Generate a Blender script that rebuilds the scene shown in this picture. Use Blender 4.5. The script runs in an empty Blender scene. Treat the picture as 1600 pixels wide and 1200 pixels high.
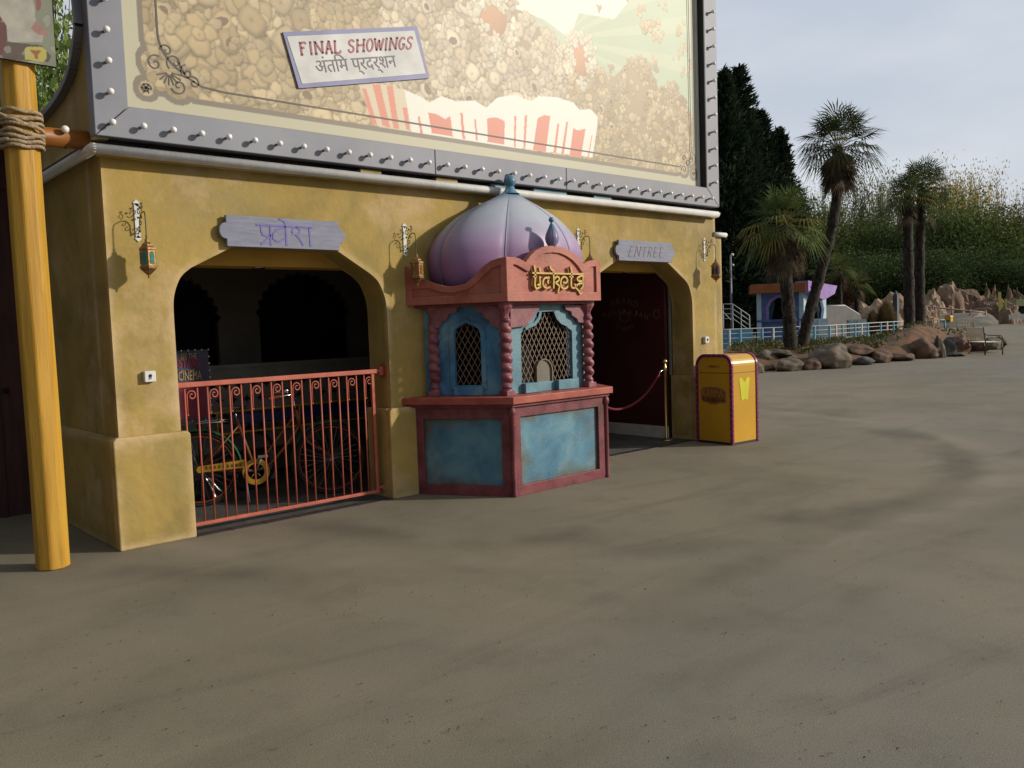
import bpy, bmesh, math, random
import numpy as np
from mathutils import Vector, Matrix, noise as mnoise
from mathutils.geometry import tessellate_polygon
R = math.radians
PI = math.pi
random.seed(7)
rng = np.random.default_rng(7)
scene = bpy.context.scene
C = scene.collection

# ------------------------------------------------------------------ camera
YAW, PITCH, ROLL, FPX = 0.73149534, 0.06870206, -0.03484568, 1322.04
CAM = Vector((0.0, -6.736, 1.6))
_fw = Vector((math.sin(YAW)*math.cos(PITCH), math.cos(YAW)*math.cos(PITCH), -math.sin(PITCH)))
_r = Vector((math.cos(YAW), -math.sin(YAW), 0))
_u = _r.cross(_fw)
_cr, _ur = math.cos(ROLL)*_r + math.sin(ROLL)*_u, -math.sin(ROLL)*_r + math.cos(ROLL)*_u
cd = bpy.data.cameras.new('camera'); cam = bpy.data.objects.new('camera', cd); C.objects.link(cam)
cam.matrix_world = Matrix(((_cr.x, _ur.x, -_fw.x, CAM.x), (_cr.y, _ur.y, -_fw.y, CAM.y), (_cr.z, _ur.z, -_fw.z, CAM.z), (0, 0, 0, 1)))
cd.sensor_width = 36; cd.lens = 36*FPX/1600; cd.clip_end = 2000; cd.clip_start = 0.05
scene.camera = cam

# ------------------------------------------------------------------ light
SUN_EL, SUN_AZ = R(20), R(45)          # azimuth measured from the facade's normal towards +x
sdir = Vector((math.sin(SUN_AZ)*math.cos(SUN_EL), -math.cos(SUN_AZ)*math.cos(SUN_EL), math.sin(SUN_EL)))
w = bpy.data.worlds.new("World"); scene.world = w; w.use_nodes = True
nt = w.node_tree; nt.nodes.clear()
wo = nt.nodes.new('ShaderNodeOutputWorld'); bg = nt.nodes.new('ShaderNodeBackground')
sky = nt.nodes.new('ShaderNodeTexSky'); sky.sky_type = 'NISHITA'; sky.sun_disc = False
sky.sun_elevation = SUN_EL; sky.sun_rotation = math.atan2(sdir.x, sdir.y)
sky.air_density = 1.3; sky.dust_density = 3.0
tc = nt.nodes.new('ShaderNodeTexCoord')
mp = nt.nodes.new('ShaderNodeMapping'); mp.inputs['Scale'].default_value = (1, 1, 2.6)
nz = nt.nodes.new('ShaderNodeTexNoise'); nz.inputs['Scale'].default_value = 2.1; nz.inputs['Detail'].default_value = 7; nz.inputs['Roughness'].default_value = .5
mp.inputs['Location'].default_value = (0.3, 0.9, 0.2)
nt.links.new(tc.outputs['Generated'], mp.inputs['Vector']); nt.links.new(mp.outputs[0], nz.inputs['Vector'])
cr = nt.nodes.new('ShaderNodeValToRGB')
cr.color_ramp.elements[0].position = .36; cr.color_ramp.elements[0].color = (7.6, 8.3, 9.6, 1)
cr.color_ramp.elements[1].position = .66; cr.color_ramp.elements[1].color = (10.6, 11.0, 11.6, 1)
nt.links.new(nz.outputs['Fac'], cr.inputs[0])
mx = nt.nodes.new('ShaderNodeMixRGB'); mx.inputs[0].default_value = .82
nt.links.new(sky.outputs[0], mx.inputs[1]); nt.links.new(cr.outputs[0], mx.inputs[2])
sp3 = nt.nodes.new('ShaderNodeSeparateXYZ'); nt.links.new(tc.outputs['Generated'], sp3.inputs[0])   # added dimming of the sky away from the sun, deepens the shade
gr3 = nt.nodes.new('ShaderNodeMapRange'); gr3.inputs[1].default_value = -.7; gr3.inputs[2].default_value = .65; gr3.inputs[3].default_value = .35; gr3.inputs[4].default_value = 1.0
nt.links.new(sp3.outputs[0], gr3.inputs[0])
m3 = nt.nodes.new('ShaderNodeVectorMath'); m3.operation = 'SCALE'; nt.links.new(mx.outputs[0], m3.inputs[0]); nt.links.new(gr3.outputs[0], m3.inputs['Scale'])
nt.links.new(m3.outputs[0], bg.inputs['Color']); bg.inputs['Strength'].default_value = 0.082
nt.links.new(bg.outputs[0], wo.inputs['Surface'])
sd = bpy.data.lights.new('sun', 'SUN'); sd.energy = 3.6; sd.angle = R(2.0); sd.color = (1, .905, .775)
so = bpy.data.objects.new('sun', sd); C.objects.link(so); so.rotation_euler = sdir.to_track_quat('Z', 'Y').to_euler()
so.location = (20, -20, 20)
scene.view_settings.view_transform = 'Standard'; scene.view_settings.look = 'None'
scene.view_settings.exposure = 0; scene.view_settings.gamma = 1

# real-world positions of what the photograph shows: a ray meets a known plane
def ray(x, y):
    return _fw + _cr*((x-800)/FPX) - _ur*((y-600)/FPX)
def G(x, y, z=0.0):
    d = ray(x, y); return CAM + d*((z-CAM.z)/d.z)
def F(x, y, Y=0.0):
    d = ray(x, y); return CAM + d*((Y-CAM.y)/d.y)
def S(x, y, X):
    d = ray(x, y); return CAM + d*((X-CAM.x)/d.x)
def D(x, y, dep):
    return CAM + ray(x, y)*dep

# ------------------------------------------------------------------ materials
def srgb(r, g, b):
    f = lambda c: (c/255/12.92) if c/255 <= .04045 else ((c/255+.055)/1.055)**2.4
    return (f(r), f(g), f(b))
def mat(name, cols, scale=4, rough=.7, bump=0, bscale=60, metal=0, spec=.4, detail=5, stretch=(1, 1, 1), rvar=0, pos=(.35, .65), dist=.0, sub=None):
    m = bpy.data.materials.new(name); m.use_nodes = True; n = m.node_tree; P = n.nodes['Principled BSDF']
    P.inputs['Roughness'].default_value = rough; P.inputs['Metallic'].default_value = metal
    P.inputs['Specular IOR Level'].default_value = spec
    if isinstance(cols[0], (int, float)): cols = [cols]
    t = n.nodes.new('ShaderNodeTexCoord'); mp = n.nodes.new('ShaderNodeMapping'); mp.inputs['Scale'].default_value = stretch
    n.links.new(t.outputs['Object'], mp.inputs[0])
    no = n.nodes.new('ShaderNodeTexNoise'); no.inputs['Scale'].default_value = scale; no.inputs['Detail'].default_value = detail
    no.inputs['Roughness'].default_value = .6; no.inputs['Distortion'].default_value = dist
    n.links.new(mp.outputs[0], no.inputs['Vector'])
    if len(cols) == 1:
        c = cols[0]; cols = [tuple(v*.86 for v in c), tuple(v*1.12 for v in c)]
    r = n.nodes.new('ShaderNodeValToRGB'); e = r.color_ramp.elements
    while len(e) < len(cols): e.new(.5)
    for i, c in enumerate(cols):
        e[i].position = pos[0]+(pos[1]-pos[0])*i/(len(cols)-1); e[i].color = (*c, 1)
    n.links.new(no.outputs['Fac'], r.inputs[0]); n.links.new(r.outputs[0], P.inputs['Base Color'])
    if rvar:
        mr = n.nodes.new('ShaderNodeMapRange'); mr.inputs[3].default_value = rough-rvar; mr.inputs[4].default_value = rough+rvar
        n.links.new(no.outputs['Fac'], mr.inputs[0]); n.links.new(mr.outputs[0], P.inputs['Roughness'])
    if bump:
        b = n.nodes.new('ShaderNodeBump'); b.inputs['Strength'].default_value = bump; b.inputs['Distance'].default_value = .02
        n2 = n.nodes.new('ShaderNodeTexNoise'); n2.inputs['Scale'].default_value = bscale; n2.inputs['Detail'].default_value = 8
        n.links.new(mp.outputs[0], n2.inputs['Vector']); n.links.new(n2.outputs['Fac'], b.inputs['Height']); n.links.new(b.outputs[0], P.inputs['Normal'])
    m['ramp'] = r.name
    return m
def overlay(m, col, scale, lo, hi, fac=1, stretch=(1, 1, 1), loc=(0, 0, 0), detail=6, rot=0):
    "mix a second painted or worn colour over the material where a noise is high"
    n = m.node_tree; P = n.nodes['Principled BSDF']; src = P.inputs['Base Color'].links[0].from_socket
    t = n.nodes.new('ShaderNodeTexCoord'); mp = n.nodes.new('ShaderNodeMapping'); mp.inputs['Scale'].default_value = stretch; mp.inputs['Location'].default_value = loc
    if rot:
        m0 = n.nodes.new('ShaderNodeMapping'); m0.inputs['Rotation'].default_value = (0, 0, rot); n.links.new(t.outputs['Object'], m0.inputs[0]); n.links.new(m0.outputs[0], mp.inputs[0])
    else: n.links.new(t.outputs['Object'], mp.inputs[0])
    no = n.nodes.new('ShaderNodeTexNoise'); no.inputs['Scale'].default_value = scale; no.inputs['Detail'].default_value = detail; no.inputs['Roughness'].default_value = .65
    n.links.new(mp.outputs[0], no.inputs['Vector'])
    mr = n.nodes.new('ShaderNodeMapRange'); mr.inputs[1].default_value = lo; mr.inputs[2].default_value = hi; mr.inputs[4].default_value = fac
    n.links.new(no.outputs['Fac'], mr.inputs[0])
    mi = n.nodes.new('ShaderNodeMixRGB'); mi.inputs[2].default_value = (*col, 1)
    n.links.new(mr.outputs[0], mi.inputs[0]); n.links.new(src, mi.inputs[1]); n.links.new(mi.outputs[0], P.inputs['Base Color'])
    return m
def zgrad(m, col, z0, z1, fac=1, wob=.0, axis='Z'):
    "a painted band: full strength at z0, none at z1 (object coordinates)"
    n = m.node_tree; P = n.nodes['Principled BSDF']; src = P.inputs['Base Color'].links[0].from_socket
    t = n.nodes.new('ShaderNodeTexCoord'); s = n.nodes.new('ShaderNodeSeparateXYZ'); n.links.new(t.outputs['Object'], s.inputs[0])
    val = s.outputs[axis]
    if wob:
        no = n.nodes.new('ShaderNodeTexNoise'); no.inputs['Scale'].default_value = 5; n.links.new(t.outputs['Object'], no.inputs['Vector'])
        ma = n.nodes.new('ShaderNodeMath'); ma.operation = 'MULTIPLY_ADD'; ma.inputs[1].default_value = wob; n.links.new(no.outputs['Fac'], ma.inputs[0]); n.links.new(val, ma.inputs[2]); val = ma.outputs[0]
    mr = n.nodes.new('ShaderNodeMapRange'); mr.interpolation_type = 'SMOOTHSTEP'; mr.inputs[1].default_value = min(z0, z1); mr.inputs[2].default_value = max(z0, z1)
    mr.inputs[3].default_value = fac if z0 < z1 else 0; mr.inputs[4].default_value = 0 if z0 < z1 else fac
    n.links.new(val, mr.inputs[0])
    mi = n.nodes.new('ShaderNodeMixRGB'); mi.inputs[2].default_value = (*col, 1)
    n.links.new(mr.outputs[0], mi.inputs[0]); n.links.new(src, mi.inputs[1]); n.links.new(mi.outputs[0], P.inputs['Base Color'])
    return m

def edgewear(m, col, radius, fac=1, lo=.03, hi=.25, scale=6):
    "paint worn or bleached along the real edges of the object, broken up by noise"
    n = m.node_tree; P = n.nodes['Principled BSDF']; src = P.inputs['Base Color'].links[0].from_socket
    bv = n.nodes.new('ShaderNodeBevel'); bv.samples = 6; bv.inputs['Radius'].default_value = radius; ge = n.nodes.new('ShaderNodeNewGeometry')
    dt = n.nodes.new('ShaderNodeVectorMath'); dt.operation = 'DOT_PRODUCT'; n.links.new(bv.outputs[0], dt.inputs[0]); n.links.new(ge.outputs['Normal'], dt.inputs[1])
    no = n.nodes.new('ShaderNodeTexNoise'); no.inputs['Scale'].default_value = scale; no.inputs['Detail'].default_value = 6
    t = n.nodes.new('ShaderNodeTexCoord'); n.links.new(t.outputs['Object'], no.inputs['Vector'])
    m1 = n.nodes.new('ShaderNodeMapRange'); m1.inputs[1].default_value = 1-lo; m1.inputs[2].default_value = 1-hi; m1.inputs[4].default_value = fac; n.links.new(dt.outputs['Value'], m1.inputs[0])
    m2 = n.nodes.new('ShaderNodeMapRange'); m2.inputs[1].default_value = .36; m2.inputs[2].default_value = .56; n.links.new(no.outputs['Fac'], m2.inputs[0])
    mu = n.nodes.new('ShaderNodeMath'); mu.operation = 'MULTIPLY'; n.links.new(m1.outputs[0], mu.inputs[0]); n.links.new(m2.outputs[0], mu.inputs[1])
    mi = n.nodes.new('ShaderNodeMixRGB'); mi.inputs[2].default_value = (*col, 1); n.links.new(mu.outputs[0], mi.inputs[0]); n.links.new(src, mi.inputs[1]); n.links.new(mi.outputs[0], P.inputs['Base Color'])
def circband(m, col, cx, cy, rad, wid, fac, scale=.8, loc=0):
    "tyre-swept arc on the ground: a stained band along a circle"
    n = m.node_tree; P = n.nodes['Principled BSDF']; src = P.inputs['Base Color'].links[0].from_socket
    t = n.nodes.new('ShaderNodeTexCoord'); no = n.nodes.new('ShaderNodeTexNoise'); no.inputs['Scale'].default_value = scale; no.inputs['Detail'].default_value = 7
    mp = n.nodes.new('ShaderNodeMapping'); mp.inputs['Location'].default_value = (loc, 2*loc, 0); n.links.new(t.outputs['Object'], mp.inputs[0]); n.links.new(mp.outputs[0], no.inputs['Vector'])
    vs = n.nodes.new('ShaderNodeVectorMath'); vs.operation = 'DISTANCE'; vs.inputs[1].default_value = (cx, cy, 0); n.links.new(t.outputs['Object'], vs.inputs[0])
    def ma(op, a_, b_=None):
        x = n.nodes.new('ShaderNodeMath'); x.operation = op
        for i, v in enumerate((a_, b_)):
            if v is None: continue
            if isinstance(v, (int, float)): x.inputs[i].default_value = v
            else: n.links.new(v, x.inputs[i])
        return x.outputs[0]
    dd = ma('ABSOLUTE', ma('ADD', ma('SUBTRACT', vs.outputs['Value'], rad), ma('MULTIPLY', ma('SUBTRACT', no.outputs['Fac'], .5), wid*1.6)))
    m1 = n.nodes.new('ShaderNodeMapRange'); m1.interpolation_type = 'SMOOTHSTEP'; m1.inputs[1].default_value = 0; m1.inputs[2].default_value = wid; m1.inputs[3].default_value = fac; m1.inputs[4].default_value = 0; n.links.new(dd, m1.inputs[0])
    m2 = n.nodes.new('ShaderNodeMapRange'); m2.inputs[1].default_value = .40; m2.inputs[2].default_value = .62; n.links.new(no.outputs['Fac'], m2.inputs[0])
    fc = ma('MULTIPLY', m1.outputs[0], m2.outputs[0])
    mi = n.nodes.new('ShaderNodeMixRGB'); mi.inputs[2].default_value = (*col, 1); n.links.new(fc, mi.inputs[0]); n.links.new(src, mi.inputs[1]); n.links.new(mi.outputs[0], P.inputs['Base Color'])
def panelgrime(m, col, lo, hi, fac):
    "grime gathered round the rim of a panel (generated coordinates)"
    n = m.node_tree; P = n.nodes['Principled BSDF']; src = P.inputs['Base Color'].links[0].from_socket
    t = n.nodes.new('ShaderNodeTexCoord'); s = n.nodes.new('ShaderNodeSeparateXYZ'); n.links.new(t.outputs['Generated'], s.inputs[0])
    no = n.nodes.new('ShaderNodeTexNoise'); no.inputs['Scale'].default_value = 4; no.inputs['Detail'].default_value = 8; n.links.new(t.outputs['Object'], no.inputs['Vector'])
    def ma(op, a_, b_=None):
        x = n.nodes.new('ShaderNodeMath'); x.operation = op
        for i, v in enumerate((a_, b_)):
            if v is None: continue
            if isinstance(v, (int, float)): x.inputs[i].default_value = v
            else: n.links.new(v, x.inputs[i])
        return x.outputs[0]
    r = ma('MAXIMUM', ma('ABSOLUTE', ma('SUBTRACT', s.outputs['X'], .5)), ma('ABSOLUTE', ma('SUBTRACT', s.outputs['Z'], .5)))
    r = ma('ADD', ma('MULTIPLY', r, 2), ma('MULTIPLY', ma('SUBTRACT', no.outputs['Fac'], .5), 1.3))
    mr = n.nodes.new('ShaderNodeMapRange'); mr.interpolation_type = 'SMOOTHSTEP'; mr.inputs[1].default_value = lo; mr.inputs[2].default_value = hi; mr.inputs[4].default_value = fac; n.links.new(r, mr.inputs[0])
    mi = n.nodes.new('ShaderNodeMixRGB'); mi.inputs[2].default_value = (*col, 1); n.links.new(mr.outputs[0], mi.inputs[0]); n.links.new(src, mi.inputs[1]); n.links.new(mi.outputs[0], P.inputs['Base Color'])

M = {}
M['plaster'] = mat('mustard_plaster', [(.25, .186, .060), (.34, .246, .072), (.41, .285, .080)], 1.3, .75, .35, 14, spec=.25, dist=.6)
overlay(M['plaster'], (.27, .225, .105), .9, .5, .68, .75, loc=(3, 1, 2))
overlay(M['plaster'], (.50, .36, .20), 1.7, .52, .70, .8, loc=(9, 1, 5))
overlay(M['plaster'], (.12, .085, .035), 1.2, .66, .78, .45, stretch=(5, 5, .35), loc=(3, 7, 1), detail=8)
overlay(M['plaster'], (.20, .135, .045), 2.6, .6, .75, .5, stretch=(1.8, 1.8, .5), loc=(1, 7, 5))
overlay(M['plaster'], (.16, .12, .05), 9, .64, .74, .5, loc=(4, 4, 1))
zgrad(M['plaster'], (.21, .165, .07), .02, .35, .55, .3)
edgewear(M['plaster'], (.60, .45, .26), .12, .7, .004, .12, 2.2)
M['plaster_soffit'] = mat('bounce_lit_plaster', [(.42, .25, .04), (.5, .3, .05)], 2, .75, .2, 20)  # wall plaster with the warm bounce light put into its colour
M['white_paint'] = mat('white_paint', [(.5, .5, .49), (.62, .62, .6)], 6, .55, .1, 30)
overlay(M['white_paint'], (.25, .24, .2), 3, .58, .75, .6)
M['grey_metal'] = mat('grey_metal', [(.175, .185, .215), (.22, .23, .265)], 1.2, .55, .03, 8, metal=.1, spec=.35)
overlay(M['grey_metal'], (.30, .22, .17), 1.1, .58, .78, .5, loc=(5, 2, 1))
M['dark_metal'] = mat('dark_metal', (.02, .02, .022), 5, .5)
M['brown_side'] = mat('brown_side', (.05, .035, .028), 3, .6)
M['bulb'] = mat('frosted_bulb', (.72, .71, .7), 3, .15, spec=.6)
M['post'] = mat('varnished_wood', [(.36, .19, .024), (.45, .25, .03), (.49, .28, .04)], 3, .5, .12, 20, stretch=(6, 6, .4), spec=.3, dist=.4)
overlay(M['post'], (.14, .05, .012), 7, .70, .77, .7, stretch=(1, 1, .55), loc=(2, 1, 7))
M['beam'] = mat('stained_log', [(.16, .055, .012), (.30, .115, .02)], 3, .45, .12, 20, stretch=(.6, 6, 6))
M['rope'] = mat('jute_rope', [(.30, .22, .13), (.50, .38, .24)], 40, .9, .7, 160)
M['maroon_wall'] = mat('maroon_boards', [(.035, .012, .012), (.07, .025, .022)], 3, .6, .1, 30, stretch=(5, 5, .7))
M['coral'] = mat('coral_paint', [(.36, .085, .055), (.46, .12, .075)], 7, .5, .06, 60, spec=.4)
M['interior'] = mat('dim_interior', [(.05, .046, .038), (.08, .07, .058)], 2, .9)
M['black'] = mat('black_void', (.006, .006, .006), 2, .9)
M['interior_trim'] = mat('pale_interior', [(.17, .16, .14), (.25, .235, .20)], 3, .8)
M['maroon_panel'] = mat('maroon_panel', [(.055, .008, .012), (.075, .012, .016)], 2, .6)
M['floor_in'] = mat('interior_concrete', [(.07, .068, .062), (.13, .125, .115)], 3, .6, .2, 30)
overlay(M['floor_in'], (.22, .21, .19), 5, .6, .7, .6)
M['tile'] = mat('slate_tiles', [(.035, .03, .033), (.06, .052, .052)], 4, .45, .1, 40)
M['brass'] = mat('brass', [(.5, .33, .12), (.65, .45, .2)], 8, .3, metal=.9)
M['antique'] = mat('antique_brass', [(.16, .09, .035), (.33, .19, .07)], 30, .45, .2, 120, metal=.5)
M['iron'] = mat('verdigris_iron', [(.02, .04, .03), (.06, .10, .06)], 30, .6, metal=.3)
M['chrome'] = mat('chrome', (.6, .6, .6), 5, .15, metal=1)
M['rubber'] = mat('black_rubber', (.012, .012, .012), 5, .7)
M['sign'] = mat('lavender_grey_board', [(.155, .165, .23), (.21, .22, .29)], 5, .6, .15, 30, stretch=(1, 4, 6))
M['purple_ink'] = mat('purple_ink', (.15, .12, .36), 20, .6)
M['grey_ink'] = mat('grey_ink', (.19, .17, .19), 20, .6)
M['plastic_white'] = mat('white_plastic', (.6, .6, .6), 5, .4)
M['print_cream'] = mat('print_cream', (.6, .59, .48), 1.5, .45)

# booth paints
M['canopy'] = mat('salmon_paint', [(.29, .075, .055), (.40, .122, .088), (.44, .15, .11)], 3, .55, .15, 30, spec=.35)
overlay(M['canopy'], (.19, .12, .07), 2.4, .53, .72, .65, loc=(2, 3, 4))
overlay(M['canopy'], (.15, .03, .025), 6, .62, .75, .6, loc=(5, 3, 4))
edgewear(M['canopy'], (.50, .22, .15), .02, .6)
M['counter'] = mat('red_counter_paint', [(.27, .055, .04), (.42, .11, .075)], 5, .5, .12, 40, spec=.35)
overlay(M['counter'], (.16, .12, .10), 5, .6, .74, .6)
edgewear(M['counter'], (.55, .22, .14), .015, .7, scale=12)
M['maroon'] = mat('maroon_paint', [(.10, .022, .03), (.17, .042, .05), (.21, .062, .068)], 5, .5, .15, 50, spec=.35)
overlay(M['maroon'], (.06, .045, .03), 3, .56, .72, .6)
edgewear(M['maroon'], (.30, .12, .09), .015, .6, scale=12)
M['rose'] = mat('dusty_rose_paint', [(.19, .07, .085), (.30, .12, .13)], 8, .5, .12, 50, spec=.35)
M['column'] = mat('plum_column_paint', [(.15, .045, .065), (.25, .08, .10), (.30, .12, .12)], 6, .45, .12, 50, spec=.4)
overlay(M['column'], (.07, .05, .035), 4, .58, .75, .6)
M['blue'] = mat('distressed_blue', [(.028, .11, .22), (.06, .21, .38), (.14, .31, .42)], 3.2, .5, .12, 50, dist=.5, stretch=(1, 1, .8), spec=.35)
overlay(M['blue'], (.10, .10, .075), 3.0, .52, .70, .7, loc=(4, 1, 2), stretch=(1, 1, .9))
overlay(M['blue'], (.12, .05, .04), 6, .60, .70, .6, loc=(1, 8, 2))
overlay(M['blue'], (.25, .36, .34), 14, .62, .72, .4, loc=(1, 8, 9))
M['blue_panel'] = mat('distressed_blue_panel', [(.04, .13, .20), (.075, .20, .29), (.13, .27, .33)], 2.6, .5, .12, 50, dist=.5, spec=.35)
overlay(M['blue_panel'], (.13, .16, .13), 5, .55, .72, .6, loc=(2, 1, 2))
overlay(M['blue_panel'], (.14, .05, .04), 7, .64, .72, .6, loc=(1, 8, 2))
panelgrime(M['blue_panel'], (.11, .115, .085), .62, 1.05, .85)
panelgrime(M['blue_panel'], (.05, .045, .035), .92, 1.25, .7)
M['teal'] = mat('pale_teal_paint', [(.07, .17, .22), (.15, .30, .36)], 4, .5, .12, 50, spec=.35)
overlay(M['teal'], (.12, .11, .08), 4, .56, .7, .6)
M['lattice'] = mat('lattice_wood', [(.13, .085, .055), (.20, .135, .09)], 20, .6)
M['gold'] = mat('gold_paint', [(.36, .24, .055), (.48, .34, .09)], 20, .4, .05, 60, metal=.2)
M['dome'] = mat('dome_paint', [(.31, .355, .42), (.38, .41, .48)], 2, .42, .03, 30, spec=.4)
zgrad(M['dome'], (.32, .235, .38), 2.36, 2.72)
zgrad(M['dome'], (.245, .115, .25), 2.12, 2.48)
overlay(M['dome'], (.20, .19, .20), 3, .58, .78, .5, detail=8)
overlay(M['dome'], (.36, .37, .40), 5, .62, .74, .35, loc=(3, 3, 3), detail=8)
zgrad(M['dome'], (.07, .04, .12), 1.95, 2.16)
zgrad(M['dome'], (.10, .22, .30), 2.96, 2.82, .9)
M['dome_blue'] = mat('finial_blue', [(.05, .14, .22), (.10, .23, .33)], 9, .4, spec=.4)

# ------------------------------------------------------------------ mesh tools
class MB:
    def __init__(s): s.v = []; s.f = []; s.m = []; s.sm = []; s.M = Matrix.Identity(4); s.mi = 0; s.smooth = False
    def add(s, vs, fs, smooth=None):
        b = len(s.v); s.v += [tuple(s.M @ Vector(p)) for p in vs]
        for f in fs: s.f.append([i+b for i in f]); s.m.append(s.mi); s.sm.append(s.smooth if smooth is None else smooth)
        return s
    def box(s, x0, x1, y0, y1, z0, z1):
        v = [(x, y, z) for x in (x0, x1) for y in (y0, y1) for z in (z0, z1)]
        return s.add(v, [(0, 1, 3, 2), (4, 6, 7, 5), (0, 4, 5, 1), (2, 3, 7, 6), (0, 2, 6, 4), (1, 5, 7, 3)], False)
    def cbox(s, c, d, rot=None):
        M0 = s.M
        s.M = s.M @ Matrix.Translation(c) @ (rot or Matrix.Identity(4))
        s.box(-d[0]/2, d[0]/2, -d[1]/2, d[1]/2, -d[2]/2, d[2]/2); s.M = M0; return s
    def prism(s, poly, y0, y1, holes=()):
        "polygon in x,z extruded along y"
        loops = [list(poly)]+[list(h) for h in holes]
        allp = [p for l in loops for p in l]; N = len(allp)
        v = [(p[0], y0, p[1]) for p in allp]+[(p[0], y1, p[1]) for p in allp]
        f = []
        if holes or len(poly) > 4:
            tris = tessellate_polygon([[Vector((p[0], p[1], 0)) for p in l] for l in loops])
            for t in tris: f.append(tuple(t)); f.append(tuple(i+N for i in reversed(t)))
        else:
            f += [tuple(range(N)), tuple(reversed(range(N, 2*N)))]
        b = 0
        for l in loops:
            k = len(l)
            for i in range(k): j = (i+1) % k; f.append((b+i, b+j, b+j+N, b+i+N))
            b += k
        return s.add(v, f, False)
    def tube(s, pts, r, n=8, closed=False, cap=True, sq=None):
        pts = [Vector(p) for p in pts]; k = len(pts)
        rs = r if isinstance(r, (list, tuple)) else [r]*k
        T = []
        for i in range(k):
            a = pts[i-1] if (i > 0 or closed) else pts[i]; b = pts[(i+1) % k] if (i < k-1 or closed) else pts[i]
            d = (b-a); T.append(d.normalized() if d.length > 1e-9 else Vector((0, 0, 1)))
        up = Vector((0, 0, 1)) if abs(T[0].z) < .9 else Vector((0, 1, 0))
        nrm = T[0].cross(up).normalized(); v = []
        for i in range(k):
            nrm = (nrm - T[i]*nrm.dot(T[i])); nrm = nrm.normalized() if nrm.length > 1e-6 else T[i].orthogonal().normalized()
            bn = T[i].cross(nrm)
            for j in range(n):
                a = 2*PI*j/n + (PI/4 if sq else 0)
                v.append(pts[i] + (nrm*math.cos(a)+bn*math.sin(a))*rs[i])
        f = []
        for i in range(k if closed else k-1):
            for j in range(n):
                a = i*n+j; b = i*n+(j+1) % n; c = ((i+1) % k)*n+(j+1) % n; d = ((i+1) % k)*n+j
                f.append((a, b, c, d))
        s.add(v, f, not sq)
        if cap and not closed:
            s.add([v[j] for j in range(n)], [tuple(reversed(range(n)))], False); s.add([v[(k-1)*n+j] for j in range(n)], [tuple(range(n))], False)
        return s
    def lathe(s, prof, c=(0, 0, 0), n=20, fn=None, a0=0, a1=2*PI, smooth=True):
        v = []; full = abs(a1-a0-2*PI) < 1e-6; cnt = n if full else n+1
        for (r, z) in prof:
            for j in range(cnt):
                a = a0+(a1-a0)*j/n; rr = r*(fn(a, z) if fn else 1)
                v.append((c[0]+rr*math.cos(a), c[1]+rr*math.sin(a), c[2]+z))
        f = []
        for i in range(len(prof)-1):
            for j in range(n):
                a = i*cnt+j; b = i*cnt+(j+1) % cnt; f.append((a, b, b+cnt, a+cnt))
        return s.add(v, f, smooth)
    def sphere(s, c, r, n=14, m=9, sc=(1, 1, 1)):
        prof = [(math.sin(PI*i/m)*r, -math.cos(PI*i/m)*r) for i in range(m+1)]
        v = []; f = []
        for (rr, z) in prof:
            for j in range(n): a = 2*PI*j/n; v.append((c[0]+rr*math.cos(a)*sc[0], c[1]+rr*math.sin(a)*sc[1], c[2]+z*sc[2]))
        for i in range(m):
            for j in range(n): a = i*n+j; b = i*n+(j+1) % n; f.append((a, b, b+n, a+n))
        return s.add(v, f, True)
    def stroke(s, pts, w, y0, y1):
        "flat pen stroke in x,z, thick from y0 to y1"
        P = [Vector((p[0], p[1])) for p in pts]; k = len(P); L = []; Rr = []
        for i in range(k):
            t = (P[min(i+1, k-1)]-P[max(i-1, 0)]); t = t.normalized() if t.length else Vector((1, 0)); nn = Vector((-t.y, t.x))
            L.append(P[i]+nn*w/2); Rr.append(P[i]-nn*w/2)
        v = []; f = []
        for i in range(k): v += [(L[i].x, y0, L[i].y), (Rr[i].x, y0, Rr[i].y), (Rr[i].x, y1, Rr[i].y), (L[i].x, y1, L[i].y)]
        for i in range(k-1):
            a = i*4
            for j in range(4): f.append((a+j, a+(j+1) % 4, a+4+(j+1) % 4, a+4+j))
        f += [(0, 1, 2, 3), tuple(reversed(range(4*k-4, 4*k)))]
        return s.add(v, f, False)
    def build(s, name, mats, parent=None, bevel=0, loc=None):
        me = bpy.data.meshes.new(name)
        base = Vector((0, 0, 0))
        if parent is not None:
            p = parent
            while p is not None: base += p.location; p = p.parent
        elif loc is not None: base = Vector(loc)
        me.from_pydata([tuple(Vector(q)-base) for q in s.v], [], s.f)
        if not isinstance(mats, (list, tuple)): mats = [mats]
        for m in mats: me.materials.append(m)
        me.polygons.foreach_set('material_index', s.m); me.polygons.foreach_set('use_smooth', s.sm)
        me.update()
        bm = bmesh.new(); bm.from_mesh(me); bmesh.ops.remove_doubles(bm, verts=bm.verts, dist=1e-5)
        bmesh.ops.recalc_face_normals(bm, faces=bm.faces)
        bm.to_mesh(me); bm.free()
        o = bpy.data.objects.new(name, me); C.objects.link(o)
        if parent is not None: o.parent = parent
        elif loc is not None: o.location = loc
        if bevel:
            b = o.modifiers.new('bevel', 'BEVEL'); b.width = bevel; b.segments = 2; b.limit_method = 'ANGLE'; b.angle_limit = R(40); b.harden_normals = False
        return o
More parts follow.
